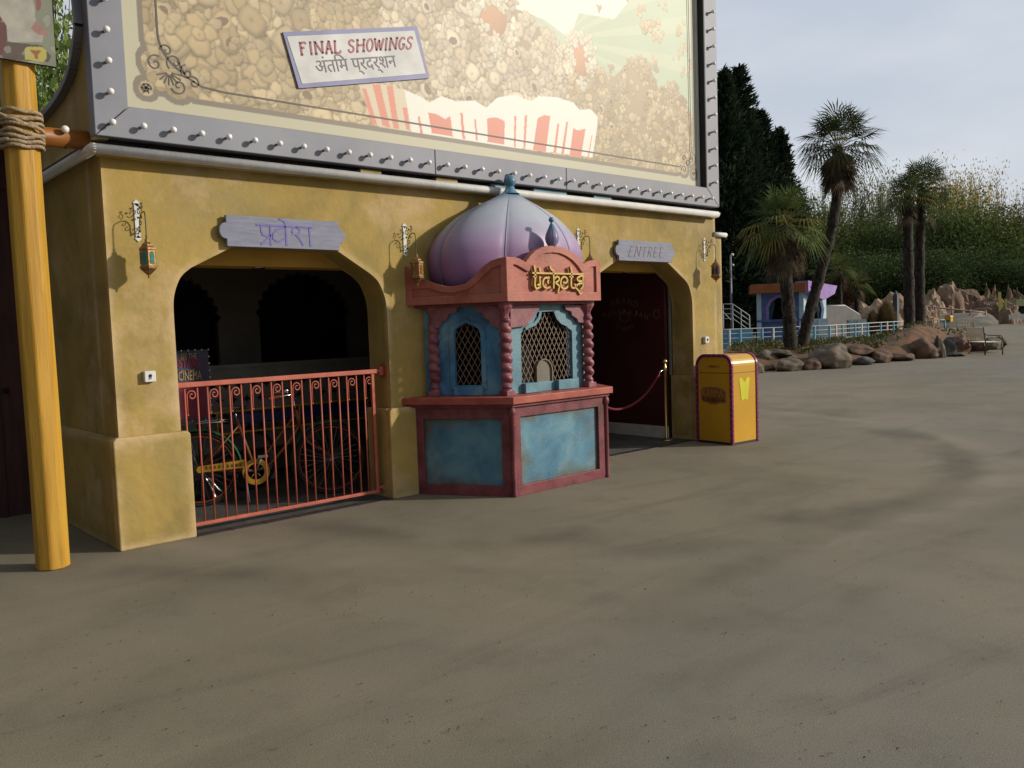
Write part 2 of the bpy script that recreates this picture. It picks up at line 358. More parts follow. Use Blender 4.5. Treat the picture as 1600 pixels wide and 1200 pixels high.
def build_each(b, name, mats, parent, bevel=0):
    "one object per separate piece"
    par = list(range(len(b.v)))
    def find(i):
        while par[i] != i: par[i] = par[par[i]]; i = par[i]
        return i
    for f in b.f:
        for q in f[1:]: par[find(q)] = find(f[0])
    grp = {}
    for k, f in enumerate(b.f): grp.setdefault(find(f[0]), []).append(k)
    for ks in grp.values():
        ids = sorted({i for k in ks for i in b.f[k]}); mp_ = {i: n for n, i in enumerate(ids)}
        n = MB(); n.v = [b.v[i] for i in ids]; n.f = [[mp_[i] for i in b.f[k]] for k in ks]; n.m = [b.m[k] for k in ks]; n.sm = [b.sm[k] for k in ks]
        o = n.build(name, mats, parent, bevel=bevel)
    return o
def tag(o, label, cat, group=None, kind=None):
    if label: o['label'] = label
    if cat: o['category'] = cat
    if group: o['group'] = group
    if kind: o['kind'] = kind
    return o
def thing(name, loc, label, cat, group=None, rz=0):
    o = bpy.data.objects.new(name, None); C.objects.link(o); o.location = loc; o.rotation_euler.z = rz; o.empty_display_size = .1
    return tag(o, label, cat, group)
def struct(o): o['kind'] = 'structure'; return o
def copy_tree(o, loc=None, rz=None, label=None, parent=None):
    c = o.copy(); C.objects.link(c)
    if parent is not None: c.parent = parent
    if loc is not None: c.location = loc
    if rz is not None: c.rotation_euler.z = rz
    if label: c['label'] = label
    for ch in list(o.children): copy_tree(ch, parent=c)
    return c
def frame(A, B, z=0):
    "x along A->B, y inwards, z up"
    A = Vector((A[0], A[1], z)); x = (Vector((B[0], B[1], z))-A).normalized(); y = Vector((-x.y, x.x, 0))
    return Matrix(((x.x, y.x, 0, A.x), (x.y, y.y, 0, A.y), (0, 0, 1, A.z), (0, 0, 0, 1)))
def arc(cx, cz, r, a0, a1, n=10, rz=None):
    return [(cx+r*math.cos(R(a0+(a1-a0)*i/n)), cz+(rz or r)*math.sin(R(a0+(a1-a0)*i/n))) for i in range(n+1)]
def smoothpts(P, n=6, closed=False):
    "Catmull-Rom through the points"
    P = [Vector(p) for p in P]; k = len(P); out = []
    for i in range(k if closed else k-1):
        p0, p1, p2, p3 = (P[(i+j) % k] if closed else P[min(max(i+j, 0), k-1)] for j in (-1, 0, 1, 2))
        for t in range(n):
            t /= n; out.append(.5*((2*p1)+(p2-p0)*t+(2*p0-5*p1+4*p2-p3)*t*t+(-p0+3*p1-3*p2+p3)*t**3))
    if not closed: out.append(P[-1])
    return out
def lettering(name, body, w, h, M4, m, parent, ext=.002, shear=0):
    "text fitted to a box w x h, its lower left corner at the frame's origin (x right, z up)"
    c = bpy.data.curves.new(name, 'FONT'); c.body = body; c.extrude = .01; c.shear = shear; c.resolution_u = 3
    t = bpy.data.objects.new(name, c); C.objects.link(t); bpy.context.view_layer.update()
    me = bpy.data.meshes.new_from_object(t.evaluated_get(bpy.context.evaluated_depsgraph_get())); bpy.data.objects.remove(t)
    co = np.array([v.co[:] for v in me.vertices]); lo = co.min(0); hi = co.max(0); d = np.maximum(hi-lo, 1e-6)
    b = MB(); b.M = M4
    vs = [((p[0]-lo[0])/d[0]*w, -(p[2]-lo[2])/d[2]*ext, (p[1]-lo[1])/d[1]*h) for p in co]
    b.add(vs, [tuple(p.vertices) for p in me.polygons], False)
    return b.build(name, m, parent)
def meshobj(name, V, Fq, m, parent=None, loc=None, smooth=False):
    "numpy quads/tris straight to an object; V in world space"
    base = Vector((0, 0, 0))
    if parent is not None: base = parent.location + (parent.parent.location if parent.parent else Vector())
    elif loc is not None: base = Vector(loc)
    V = np.asarray(V, dtype=np.float32)-np.array(base[:], dtype=np.float32)
    me = bpy.data.meshes.new(name); nf, k = Fq.shape
    me.vertices.add(len(V)); me.vertices.foreach_set('co', V.ravel())
    me.loops.add(nf*k); me.loops.foreach_set('vertex_index', Fq.astype(np.int32).ravel())
    me.polygons.add(nf); me.polygons.foreach_set('loop_start', np.arange(nf, dtype=np.int32)*k)
    if smooth: me.polygons.foreach_set('use_smooth', np.ones(nf, dtype=bool))
    me.update(calc_edges=True); me.validate()
    me.materials.append(m)
    o = bpy.data.objects.new(name, me); C.objects.link(o)
    if parent is not None: o.parent = parent
    elif loc is not None: o.location = loc
    return o

# ================================================================== GROUND
gm = mat('resin_ground', [(.172, .150, .105), (.212, .185, .130), (.24, .204, .146)], .5, .85, .22, 210, spec=.2, dist=.7)
overlay(gm, (.16, .157, .118), .30, .45, .68, .7, loc=(7, 3, 0), detail=3)
overlay(gm, (.245, .205, .155), .33, .50, .7, .6, loc=(2, 13, 0))
overlay(gm, (.19, .185, .17), .05, .45, .6, .6, loc=(4, 4, 0))
overlay(gm, (.12, .105, .08), 1.9, .52, .72, .45, loc=(2, 3, 0), detail=9)
MD = math.atan2((G(1500, 740)-G(640, 1110)).y, (G(1500, 740)-G(640, 1110)).x)     # way the wheels run
overlay(gm, (.085, .075, .058), 1.0, .58, .78, .45, loc=(2, 3, 0), stretch=(.12, 1.5, 1), rot=-MD, detail=8)
overlay(gm, (.09, .08, .062), 2.2, .60, .74, .35, loc=(6, 9, 0), stretch=(.10, 1.6, 1), rot=-MD+.25, detail=5)
overlay(gm, (.30, .26, .20), 1.6, .62, .74, .45, loc=(1, 5, 0), stretch=(.3, 1.4, 1), rot=-MD-.2, detail=8)
overlay(gm, (.05, .042, .032), 22, .69, .74, .7, loc=(2, 13, 0), detail=2)
overlay(gm, (.37, .33, .26), 120, .58, .72, .55, detail=2)
overlay(gm, (.07, .06, .045), 95, .58, .72, .55, detail=2, loc=(5, 5, 0))
circband(gm, (.085, .075, .055), 7.6, .8, 4.5, .42, .55)
circband(gm, (.09, .08, .06), 7.2, 2.6, 6.3, .30, .38, 1.1, 3)
circband(gm, (.28, .245, .19), 7.4, 1.2, 5.3, .30, .5, 1.3, 5)
circband(gm, (.10, .088, .066), 3, 196.3, 200.05, .22, .4, 1.2, 7)
circband(gm, (.10, .088, .066), -2, 195.4, 200.05, .16, .3, 1.6, 2)
b = MB(); b.add([(-150, -150, 0), (500, -150, 0), (500, 350, 0), (-150, 350, 0)], [(0, 1, 2, 3)])
struct(b.build('ground', gm))

# litter: dry leaf crumbs
b = MB()
spots = [(G(random.uniform(60, 1580), random.uniform(640, 1190))) for _ in range(230)]
for cx, cy in ((1200, 880), (560, 960), (700, 930), (1090, 930), (640, 1110)):
    spots += [G(cx+random.gauss(0, 50), cy+random.gauss(0, 25)) for _ in range(12)]
for p in spots:
    if p.y > -.15: continue
    if 4.4 < p.x < 7.4 and p.y > -1.1: continue
    r = random.uniform(.002, .0065); a = random.random()*6.3
    pts = [(p.x+r*math.cos(a+t)*(1.8 if k % 2 else 1), p.y+r*math.sin(a+t)*.8, .004+random.random()*.006) for k, t in enumerate((0, 1.3, 2.6, 3.9, 5.2))]
    b.add(pts, [tuple(range(5))])
tag(b.build('leaf_litter', mat('dry_leaf', [(.03, .018, .01), (.10, .06, .035)], 4, .8)), 'dark dry leaf crumbs scattered over the ground', 'litter', kind='stuff')

# ================================================================== CINEMA BUILDING
bld = thing('cinema_building', (2.03, 0, 0), 'mustard yellow plastered building with two dark arched entrances under the billboard', 'building')
TOP = 3.0
def archpts(x0, xa, xb, x1, zt=2.335, zs=1.75):
    # x0,x1 jambs; xa,xb flat top
    L = smoothpts([(x0, zs), (x0+.01, zs+.17), (x0+.07, zs+.32), (x0+.16, zs+.40)], 5)
    Rr = smoothpts([(x1-.17, zs+.38), (x1-.08, zs+.30), (x1-.015, zs+.15), (x1, zs)], 5)
    return [(p[0], p[1]) for p in L]+[(xa, zt), (xb, zt)]+[(p[0], p[1]) for p in Rr]
A1 = archpts(2.50, 3.03, 3.98, 4.495); A2 = archpts(7.27, 7.80, 8.79, 9.30)
outline = [(2.03, 0), (2.03, TOP), (9.84, TOP), (9.84, 0), (9.30, 0)]+A2[::-1]+[(7.27, 0), (4.495, 0)]+A1[::-1]+[(2.50, 0)]
# (outline runs clockwise seen from the front)
b = MB(); b.prism(outline, 0, .34); b.build('facade_wall', M['plaster'], bld, bevel=.02)
b = MB(); b.box(2.03, 2.33, .342, 9, 0, TOP); b.build('side_wall', M['plaster'], bld)
b = MB(); b.box(9.54, 9.84, .342, 9, 0, TOP); b.build('side_wall', M['plaster'], bld)
XW = F(1129, 470, .03).x
b = MB(); b.box(9.842, XW, .03, 9, 0, 2.72); b.build('side_wing', M['plaster'], bld, bevel=.015)
b = MB()
for x0, x1 in ((1.97, 2.555), (4.435, 7.33), (9.245, 9.90)):
    b.prism([(x0, 0), (x0, .835), (x0+.025, .86), (x1-.025, .86), (x1, .835), (x1, 0)], -.06, -.002)
b.prism([(1.97, 0), (1.97, .835), (2.028, .86), (2.028, 0)], -.002, 9)
build_each(b, 'plinth', M['plaster'], bld, bevel=.012)
b = MB()
for (x, s) in ((4.435, 1), (9.245, 1)): b.box(x, x+.055, -.002, .342, 0, .855)
build_each(b, 'plinth_return', M['plaster'], bld, bevel=.008)
b = MB(); YPI = -.13; ZPI = F(150, 232, YPI).z; XPI = F(146, 232, YPI).x; XPE = F(1121, 334, YPI).x
b.tube([(XPI, 8.9, ZPI), (XPI, YPI, ZPI)], .04, 12); b.tube([(XPI-.02, YPI, ZPI), (XPE, YPI, ZPI)], .04, 12); b.sphere((XPI, YPI, ZPI), .04)
b.build('cornice_pipe', M['white_paint'], bld)
b = MB(); b.tube([(9.80, -.005, 2.74), (XW+.05, -.005, 2.74)], .032, 12); b.build('wing_pipe', M['white_paint'], bld)
b = MB(); b.box(2.0, 9.84, -.10, 9, 3.003, 3.02); b.build('roof', M['dark_metal'], bld)
b = MB(); b.box(1.99, 9.82, -.05, -.001, 2.95, 2.999); b.build('cornice_ledge', M['plaster'], bld, bevel=.01)
# blocks in the dark gap above the cornice pipe
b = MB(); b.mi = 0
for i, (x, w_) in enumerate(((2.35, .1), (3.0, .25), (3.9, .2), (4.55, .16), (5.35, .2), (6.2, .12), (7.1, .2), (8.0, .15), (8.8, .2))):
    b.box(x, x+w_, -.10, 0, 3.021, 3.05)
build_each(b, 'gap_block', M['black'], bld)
b = MB()
for x, w_ in ((4.2, .22), (5.05, .26)): b.box(x, x+w_, -.12, 0, 3.021, 3.055)
build_each(b, 'gap_block', M['plaster'], bld)
b = MB()
for x, w_ in ((5.75, .25), (6.35, .5), (7.3, .3)): b.box(x, x+w_, -.12, 0, 3.021, 3.055)
build_each(b, 'gap_block', M['teal'], bld)

# interior
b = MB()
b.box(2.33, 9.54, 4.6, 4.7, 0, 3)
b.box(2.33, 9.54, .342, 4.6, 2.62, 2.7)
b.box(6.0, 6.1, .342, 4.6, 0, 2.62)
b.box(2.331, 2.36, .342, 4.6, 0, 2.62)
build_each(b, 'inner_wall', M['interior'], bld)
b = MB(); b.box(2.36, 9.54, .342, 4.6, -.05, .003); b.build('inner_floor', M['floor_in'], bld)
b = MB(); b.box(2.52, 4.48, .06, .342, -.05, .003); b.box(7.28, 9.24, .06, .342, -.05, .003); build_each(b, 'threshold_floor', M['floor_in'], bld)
b = MB()
for x0, x1 in ((2.556, 4.434), (7.331, 9.244)):
    x = x0
    while x < x1-.02:
        x2 = min(x+.30, x1); b.box(x, x2-.008, -.06, .057, -.02, .005); x = x2
build_each(b, 'threshold_tile', M['tile'], bld, bevel=.002)
# soffit bands + down lights
b = MB(); b.box(2.52, 4.48, .342, .62, 2.20, 2.6); b.box(7.29, 9.28, .342, .62, 2.24, 2.6); build_each(b, 'lintel_board', M['plaster_soffit'], bld, bevel=.004)
for c in (F(410, 418, .40), F(985, 427, .40)):
    b = MB(); b.lathe([(.001, 0), (.05, 0), (.06, .012), (.06, .03)], (c.x, .47, 2.19 if c.x < 5 else 2.23), 16); b.build('downlight', M['chrome'], bld)
# inner arcade wall seen through the first arch
def scallop(cx, hw, z0, zs, zt, n=7):
    pts = [(cx-hw, z0), (cx-hw, zs)]
    base = [(cx-hw*math.cos(PI*i/(2*n)), zs+(zt-zs)*math.sin(PI*i/(2*n))**1.0) for i in range(2*n+1)]
    out = [(cx-hw, z0)]
    for i in range(2*n):
        p, q = Vector(base[i]), Vector(base[i+1]); mid = (p+q)/2; nn = Vector((cx, zs))-mid; nn.normalize()
        out.append(tuple(p)); out.append(tuple(p*.75+q*.25-nn*.03)); out.append(tuple(mid-nn*.045)); out.append(tuple(p*.25+q*.75-nn*.03))
    out.append(base[-1]); out.append((cx+hw, z0))
    return out
c1 = F(478, 500, 2.6); c0 = F(300, 520, 2.6)
b = MB()
zb = F(478, 565, 2.6).z
h1 = [(x, z) for x, z in scallop(c1.x, .60, zb, zb+.55, F(478, 430, 2.6).z)]
h0 = [(x, z) for x, z in scallop(c0.x-.12, .42, zb-.1, zb+.5, F(478, 440, 2.6).z)]
b.prism([(2.36, 0), (2.36, 2.62), (6.0, 2.62), (6.0, 0)], 2.6, 2.68, [h1, h0]); b.build('arcade_wall', mat('arcade', (.16, .14, .115), 2, .9), bld)
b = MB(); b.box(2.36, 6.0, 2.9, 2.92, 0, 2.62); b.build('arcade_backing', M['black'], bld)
# maroon panel inside the second entrance (wall running inwards)
XP = 9.16
b = MB(); b.box(XP, XP+.05, .36, 4.6, .17, 2.62); mp_ = b.build('entrance_panel', M['maroon_panel'], bld)
b = MB(); b.box(XP-.02, XP+.05, .36, 4.6, .004, .165); b.build('skirting_board', M['white_paint'], bld, bevel=.004)
b = MB(); b.box(9.255, 9.29, .345, .37, .86, 2.2); b.build('edge_trim', M['interior_trim'], bld)
fr = Matrix(((0, 1, 0, XP-.001), (-1, 0, 0, 0), (0, 0, 1, 0), (0, 0, 0, 1)))   # x -> -Y (towards the door), y -> +X
def panelpt(px, py):
    q = S(px, py, XP); return (-q.y, q.z)
ink = mat('faded_gilt', (.16, .12, .10), 20, .6)
bb = MB(); bb.M = fr
def arctext(parent, name, body, px0, py0, px1, py1, rise, hgt, m, Mf, pt):
    n = len(body)
    for i, ch in enumerate(body):
        if ch == ' ': continue
        t = (i+.5)/n; x0, z0 = pt(px0, py0); x1, z1 = pt(px1, py1)
        x = x0+(x1-x0)*t; z = z0+(z1-z0)*t+rise*math.sin(PI*t); cw = abs(x1-x0)/n*.72; sl = math.atan2((z1-z0)+rise*PI*math.cos(PI*t), (x1-x0))
        M4 = Mf @ Matrix.Translation((x, 0, z)) @ Matrix.Rotation(-sl, 4, 'Y') @ Matrix.Translation((-cw/2, 0, -hgt/2))
        lettering(name, ch, cw*(.35 if ch == 'I' else 1), hgt, M4, m, parent)
arctext(bld, 'panel_letter', 'GRAND', 953, 475, 998, 478, .06, .085, ink, fr, panelpt)
arctext(bld, 'panel_letter', 'MAHARAJAH', 941, 494, 1014, 496, .07, .085, ink, fr, panelpt)
arctext(bld, 'panel_letter', 'CINEMA', 962, 508, 990, 508, -.05, .055, ink, fr, panelpt)
b = MB(); b.M = fr
x, z = panelpt(976, 498)
b.stroke([(x-.10, z), (x-.03, z+.10), (x+.03, z+.10), (x+.10, z), (x, z-.05), (x-.10, z)], .014, -.001, -.003)
x, z = panelpt(1026, 491)
b.stroke([(x+.05*math.cos(a*.5), z+.06*math.sin(a*.5)) for a in range(14)], .012, -.001, -.003)
b.build('panel_emblem', ink, bld)

# ================================================================== LEFT NEIGHBOUR
nb = thing('maroon_building', (0, 2.15, 0), 'dark maroon boarded building at the far left behind the wooden post', 'building')
b = MB(); b.box(-6, 2.02, 2.15, 2.35, 0, 3.62); b.build('wall', M['maroon_wall'], nb)
b = MB()
for x in (-4, -2.6, -1.2, .2, 1.1, 1.62): b.box(x, x+.05, 2.125, 2.149, 0, 3.0)
b.box(-6, 1.98, 2.12, 2.149, 3.0, 3.25)
build_each(b, 'board_batten', M['maroon_wall'], nb, bevel=.004)
b = MB(); b.sphere((1.72, 2.12, 1.17), .028); b.build('knob', M['black'], nb)
b = MB(); b.add([(-6, 1.7, 3.52), (1.98, 1.7, 3.52), (1.98, 5, 4.0), (-6, 5, 4.0), (-6, 1.7, 3.62), (1.98, 1.7, 3.62), (1.98, 5, 4.1), (-6, 5, 4.1)], [(0, 1, 2, 3), (4, 7, 6, 5), (0, 4, 5, 1), (1, 5, 6, 2), (2, 6, 7, 3), (0, 3, 7, 4)])
b.build('roof', mat('grey_roofing', [(.12, .125, .14), (.18, .19, .21)], 3, .7), nb)

# ================================================================== BILLBOARD
YF, YP = -.18, -.075
bb_ = thing('billboard', (1.93, 0, 3.05), 'huge popcorn billboard in a grey bulb studded frame above the yellow building', 'billboard')
X0, X1, Z0, ZT = F(149, 212, YF).x, F(1122, 200, YF).x, (F(149, 212, YF).z+F(1122, 323, YF).z)/2, 6.6
XI0, XI1, ZI0, ZI1 = F(201, 164, YF).x, F(1103, 200, YF).x, (F(200, 164, YF).z+F(1088, 292, YF).z)/2, 6.36
def fpiece(poly): b = MB(); b.prism(poly, YF, YP+.02); return b.build('frame_rail', M['grey_metal'], bb_, bevel=.006)
fpiece([(X0, Z0+.0), (XI0-.003, ZI0), (XI0-.003, ZI1), (X0, ZT)])
g = .004
J1, J2 = F(680, 262, YF).x, F(885, 288, YF).x
for a, c in ((X0+g, J1), (J1+.006, J2), (J2+.006, X1-g)):
    fpiece([(a, Z0), (a+(XI0-X0 if a < 2 else 0), ZI0), (c-(X1-XI1 if c > 9 else 0), ZI0), (c, Z0)])
fpiece([(X0+g, ZT), (X1-g, ZT), (XI1, ZI1), (XI0, ZI1)])
fpiece([(X1, Z0), (X1, ZT), (XI1+.003, ZI1), (XI1+.003, ZI0)])
b = MB(); b.box(X0+.01, X1-.01, YP+.022, .06, Z0+.01, ZT-.02); b.box(X0+.05, X1-.05, .0, .06, 3.021, Z0+.01); b.build('box', M['brown_side'], bb_)
b = MB(); b.box(XI1-.005, XI1+.002, YF+.004, YP+.019, ZI0+.004, ZI1-.004); b.build('rail_side_shade', M['dark_metal'], bb_)  # dark sheet stands in for shade on the right rail's inner side
b = MB(); b.box(XI1-.06, XI1-.012, YP-.012, YP+.012, ZI0, ZI1); b.build('white_lip', M['white_paint'], bb_, bevel=.003)
# swept side fascia
b = MB()
prof = [(.451, 3.05), (.451, 3.3), (1.5, 3.25), (6, 3.25), (6, 3.05)]
cap = [S(x, y, 1.97) for x, y in ((60, 190), (75, 180), (100, 150), (118, 115), (126, 80), (131, 40))]
curve = smoothpts([(c.y, c.z) for c in cap], 6)
curve = [(5.0, 3.50), (2.4, 3.50)]+[(p[0], p[1]) for p in curve]+[(.03, 4.4), (.02, 6.5)]
sx = Matrix(((0, 1, 0, 0), (1, 0, 0, 0), (0, 0, 1, 0), (0, 0, 0, 1)))
b.M = sx; poly = [(5.0, 3.06)]+curve+[(-.12, 6.5), (-.12, 3.06)]
b.prism(poly, 1.96, 2.06); b.build('side_panel', M['plaster'], bb_)
b = MB()
for i in range(len(curve)-1):
    (y0, z0), (y1, z1) = curve[i], curve[i+1]; t = Vector((y1-y0, z1-z0)).normalized(); n = Vector((t.y, -t.x))*.045
    if n.y > 0 and False: n = -n
    y0 -= 0
    b.add([(1.90, y0, z0), (1.90, y1, z1), (2.10, y1, z1), (2.10, y0, z0), (1.90, y0+n.x*-1, z0-abs(n.y)), (1.90, y1+n.x*-1, z1-abs(n.y)), (2.10, y1+n.x*-1, z1-abs(n.y)), (2.10, y0+n.x*-1, z0-abs(n.y))],
          [(0, 1, 2, 3), (4, 7, 6, 5), (0, 4, 5, 1), (3, 2, 6, 7)])
b.build('side_capping', mat('grey_capping', (.15, .145, .16), 3, .5), bb_)
# bulbs
def bulb():
    b = MB(); b.mi = 0; b.sphere((0, -.058, 0), .024, 14, 9); b.mi = 1; b.tube([(0, 0, 0), (0, -.036, 0)], .011, 8); return b
bm_ = bulb().build('light_bulb', [M['bulb'], M['grey_metal']], bb_); bm_.data.transform(Matrix.Translation(bb_.location))
B0, B1 = F(176, 185, YF-.06), F(977, 296, YF-.06); bs = (B1.x-B0.x)/26; bz = (B0.z+B1.z)/2; nb_ = int(round((F(1113, 315, YF-.06).x-B0.x)/bs)); bR = F(1117, 150, YF-.06).x
locs = [(B0.x+bs*i, bz) for i in range(nb_+1)] + [(B0.x, bz+bs*i) for i in range(1, 16)] + [(bR, bz+bs*1.0*i) for i in range(1, 16)]
for i, (x, z) in enumerate(locs):
    o = bm_ if i == 0 else bm_.copy()
    if i: C.objects.link(o)
    o.location = Vector((x, YF, z))-bb_.location
# ---- the printed picture, painted cell by cell on a fine sheet
NX, NZ = 900, 300
PX0, PX1, PZ0, PZ1 = XI0-.01, XI1, ZI0-.01, ZI0+2.6
gx = np.linspace(PX0, PX1, NX); gz = np.linspace(PZ0, PZ1, NZ); GX, GZ = np.meshgrid(gx, gz)
def lin(r, g, b): return np.array(srgb(r, g, b))
img = np.zeros((NZ, NX, 3)); cream = lin(186, 186, 162)
tanc = lin(160, 140, 104)
img[:] = tanc
def nmap(s, seed, oct_=3):
    r = np.random.default_rng(seed); out = np.zeros((NZ, NX)); amp = 1
    for o in range(oct_):
        k = s/(2**o); nx_, nz_ = int((PX1-PX0)/k)+3, int((PZ1-PZ0)/k)+3; t = r.random((nz_, nx_))
        u = (GX-PX0)/k; v = (GZ-PZ0)/k; i = u.astype(int); j = v.astype(int); fu = u-i; fv = v-j; fu = fu*fu*(3-2*fu); fv = fv*fv*(3-2*fv)
        out += amp*((t[j, i]*(1-fu)+t[j, i+1]*fu)*(1-fv)+(t[j+1, i]*(1-fu)+t[j+1, i+1]*fu)*fv); amp *= .5
    return out/(2-2**(1-oct_))
def W(px, py): q = F(px, py, YP-.002); return (q.x, q.z)
NM = nmap(.5, 3)
img *= (.75+.5*NM)[..., None]
def inpoly(pts):
    m = np.zeros((NZ, NX), bool); k = len(pts)
    for i in range(k):
        (xa, za), (xb, zb) = pts[i], pts[(i+1) % k]
        if za == zb: continue
        c = ((za > GZ) != (zb > GZ)) & (GX < (xb-xa)*(GZ-za)/(zb-za)+xa); m ^= c
    return m
# pale green backdrop, upper right
gp = inpoly([W(x, y) for x, y in ((790, -130), (800, 0), (860, 60), (905, 95), (960, 120), (985, 95), (1010, 90), (1030, 140), (1055, 130), (1080, 180), (1100, 200), (1110, -200))])
img[gp] = (lin(172, 196, 168)*(.9+.25*nmap(.8, 5)[..., None]))[gp]
wp = inpoly([W(x, y) for x, y in ((800, -130), (795, 10), (850, 30), (890, 60), (905, 20), (960, 30), (1000, -20), (1010, -150))])
img[wp] = lin(236, 240, 226)
rays_ = ((np.arctan2(GZ-W(880, 60)[1], GX-W(880, 60)[0])*9) % 2 < .8) & gp & ~wp
img[rays_] = img[rays_]*.82+lin(235, 238, 210)*.18
def kernel(x, z, r, shade, typ, ang, asp):
    i0, i1 = np.searchsorted(gx, (x-1.6*r, x+1.6*r)); j0, j1 = np.searchsorted(gz, (z-1.6*r, z+1.6*r))
    if i1-i0 < 2 or j1-j0 < 2: return
    u = (GX[j0:j1, i0:i1]-x)/r; v = (GZ[j0:j1, i0:i1]-z)/r
    c, s_ = math.cos(ang), math.sin(ang); p = (u*c+v*s_); q = (-u*s_+v*c)/asp
    th = np.arctan2(q, p); rad = np.hypot(p, q)
    lob = .86+.10*np.cos(th*(3 if typ % 2 else 2)+typ)+.05*np.cos(5*th+typ*2.1)
    if typ % 3 == 0: lob = .95/np.maximum(np.abs(np.cos(th)), np.abs(np.sin(th)))**.45*.9   # squarish
    d = rad/lob; m = d < 1
    lit = .84+.22*np.clip(.6*v-.35*u+.5, 0, 1)-.38*np.clip((d-.55)/.45, 0, 1)**1.5*(1.15-.5*v)
    hole = np.exp(-(((p-.08)**2+(q+.02)**2)/.022))*(1 if typ in (0, 2, 3) else .2); ring = np.exp(-((d-.42)**2)/.02)*.06-np.exp(-(((p+.35)**2+(q-.2)**2)/.05))*.12
    lit = lit-.42*hole-ring
    if typ == 7:                                             # split kernel with a dark mouth
        mo = (((p)**2/.22+(q+.1)**2/.14) < 1); lit = np.where(mo, -1, lit)
    col = np.clip(lit, 0, 2)[..., None]*shade
    col = np.where((lit < 0)[..., None], lin(112, 86, 72), col)
    sub = img[j0:j1, i0:i1]; edge = (d >= 1) & (d < 1.13)
    sub[edge] = sub[edge]*.72
    sub[m] = col[m]
r2 = random.Random(11)
pieces = []
for k in range(3600):
    px, py = (r2.uniform(205, 1095) if k < 2000 else r2.uniform(690, 1095)), r2.uniform(-60, 285)
    x, z = W(px, py)
    if not (PX0 < x < PX1 and PZ0 < z < PZ1): continue
    big = .145 if x < 3.6 else (.112 if x < 5.6 else (.10 if x < 6.9 else .068))
    pieces.append((r2.random(), x, z, big*r2.uniform(.65, 1.25)))
pieces.sort()
NM2 = nmap(.7, 8)
for o_, x, z, r_ in pieces:
    i = min(NX-1, int((x-PX0)/(PX1-PX0)*NX)); j = min(NZ-1, int((z-PZ0)/(PZ1-PZ0)*NZ))
    if gp[j, i] and r2.random() < .985: continue
    if NM2[j, i] < .36 and r2.random() < .6: continue
    cm_ = (x > 4.5 and x < 7); sh = lin(214+14*cm_, 194+20*cm_, 152+32*cm_)*r2.uniform(.66, 1.14)*(1 if r2.random() < .7 else np.array([.80, .76, .70]))
    if r2.random() < .07: kernel(x, z, r_*.9, sh, 7, r2.uniform(0, 6.3), r2.uniform(.75, 1)); continue
    if r2.random() < .35: kernel(x, z, r_*.85, sh, r2.choice((0, 3)), r2.uniform(0, 6.3), r2.uniform(.7, 1)); continue
    a0_ = r2.uniform(0, 6.3); nl_ = r2.choice((3, 4, 4, 5))                     # a burst of unequal lobes
    for q in range(nl_):
        aa = a0_+q*2*PI/nl_+r2.uniform(-.3, .3); kernel(x+r_*.55*math.cos(aa), z+r_*.55*math.sin(aa), r_*r2.uniform(.42, .68), sh*r2.uniform(.86, 1.08), 1+q % 2*3, aa, r2.uniform(.65, 1))
    if r2.random() < .6: kernel(x, z, r_*.42, sh*r2.uniform(.8, 1.05), 2, a0_, .9)
for px, py, rr in ((1010, 45, .1), (1028, 60, .07), (1065, 45, .07), (1072, 70, .06), (1072, 110, .06), (1035, 10, .05), (1000, 20, .07), (1060, 85, .05), (1022, 36, .08)):
    for q in range(6):
        x, z = W(px+r2.uniform(-8, 8), py+r2.uniform(-9, 9)); kernel(x, z, rr*.6, lin(216, 196, 150)*r2.uniform(.8, 1.1), q, q, .9)
# large unpopped kernels with a white flake (no faces)
def egg(cx, cz, r, asp, col):
    u = (GX-cx)/r; v = (GZ-cz)/(r*asp); d = np.hypot(u, v); m = d < 1
    img[m] = (col*(1.0+.22*v-.15*u-.3*np.clip(d-.55, 0, 1))[..., None])[m]
def burst(x, z, r_, sh):
    a0_ = r2.uniform(0, 6.3); nl_ = r2.choice((3, 4, 5))
    for q in range(nl_):
        aa = a0_+q*2*PI/nl_+r2.uniform(-.4, .4); kernel(x+r_*.55*math.cos(aa), z+r_*.55*math.sin(aa), r_*r2.uniform(.42, .72), sh*r2.uniform(.88, 1.06), 1+q % 2*3, aa, r2.uniform(.6, 1))
    kernel(x, z, r_*.4, sh*.95, 2, a0_, .9)
for ex, ey, er, ea in ((770, 26, .19, 1.1), (908, 92, .15, 1.25)):
    x0_, z0_ = W(ex, ey); egg(x0_, z0_, er, ea, lin(192, 136, 92))
    for q in range(26):
        aa = r2.uniform(-.6, 3.9) if q < 16 else r2.uniform(0, 6.3); rr_ = er*r2.uniform(.85, 1.7)
        burst(x0_+rr_*math.cos(aa), z0_+rr_*1.1*math.sin(aa), er*r2.uniform(.3, .62), lin(238, 232, 206)*r2.uniform(.85, 1.04))
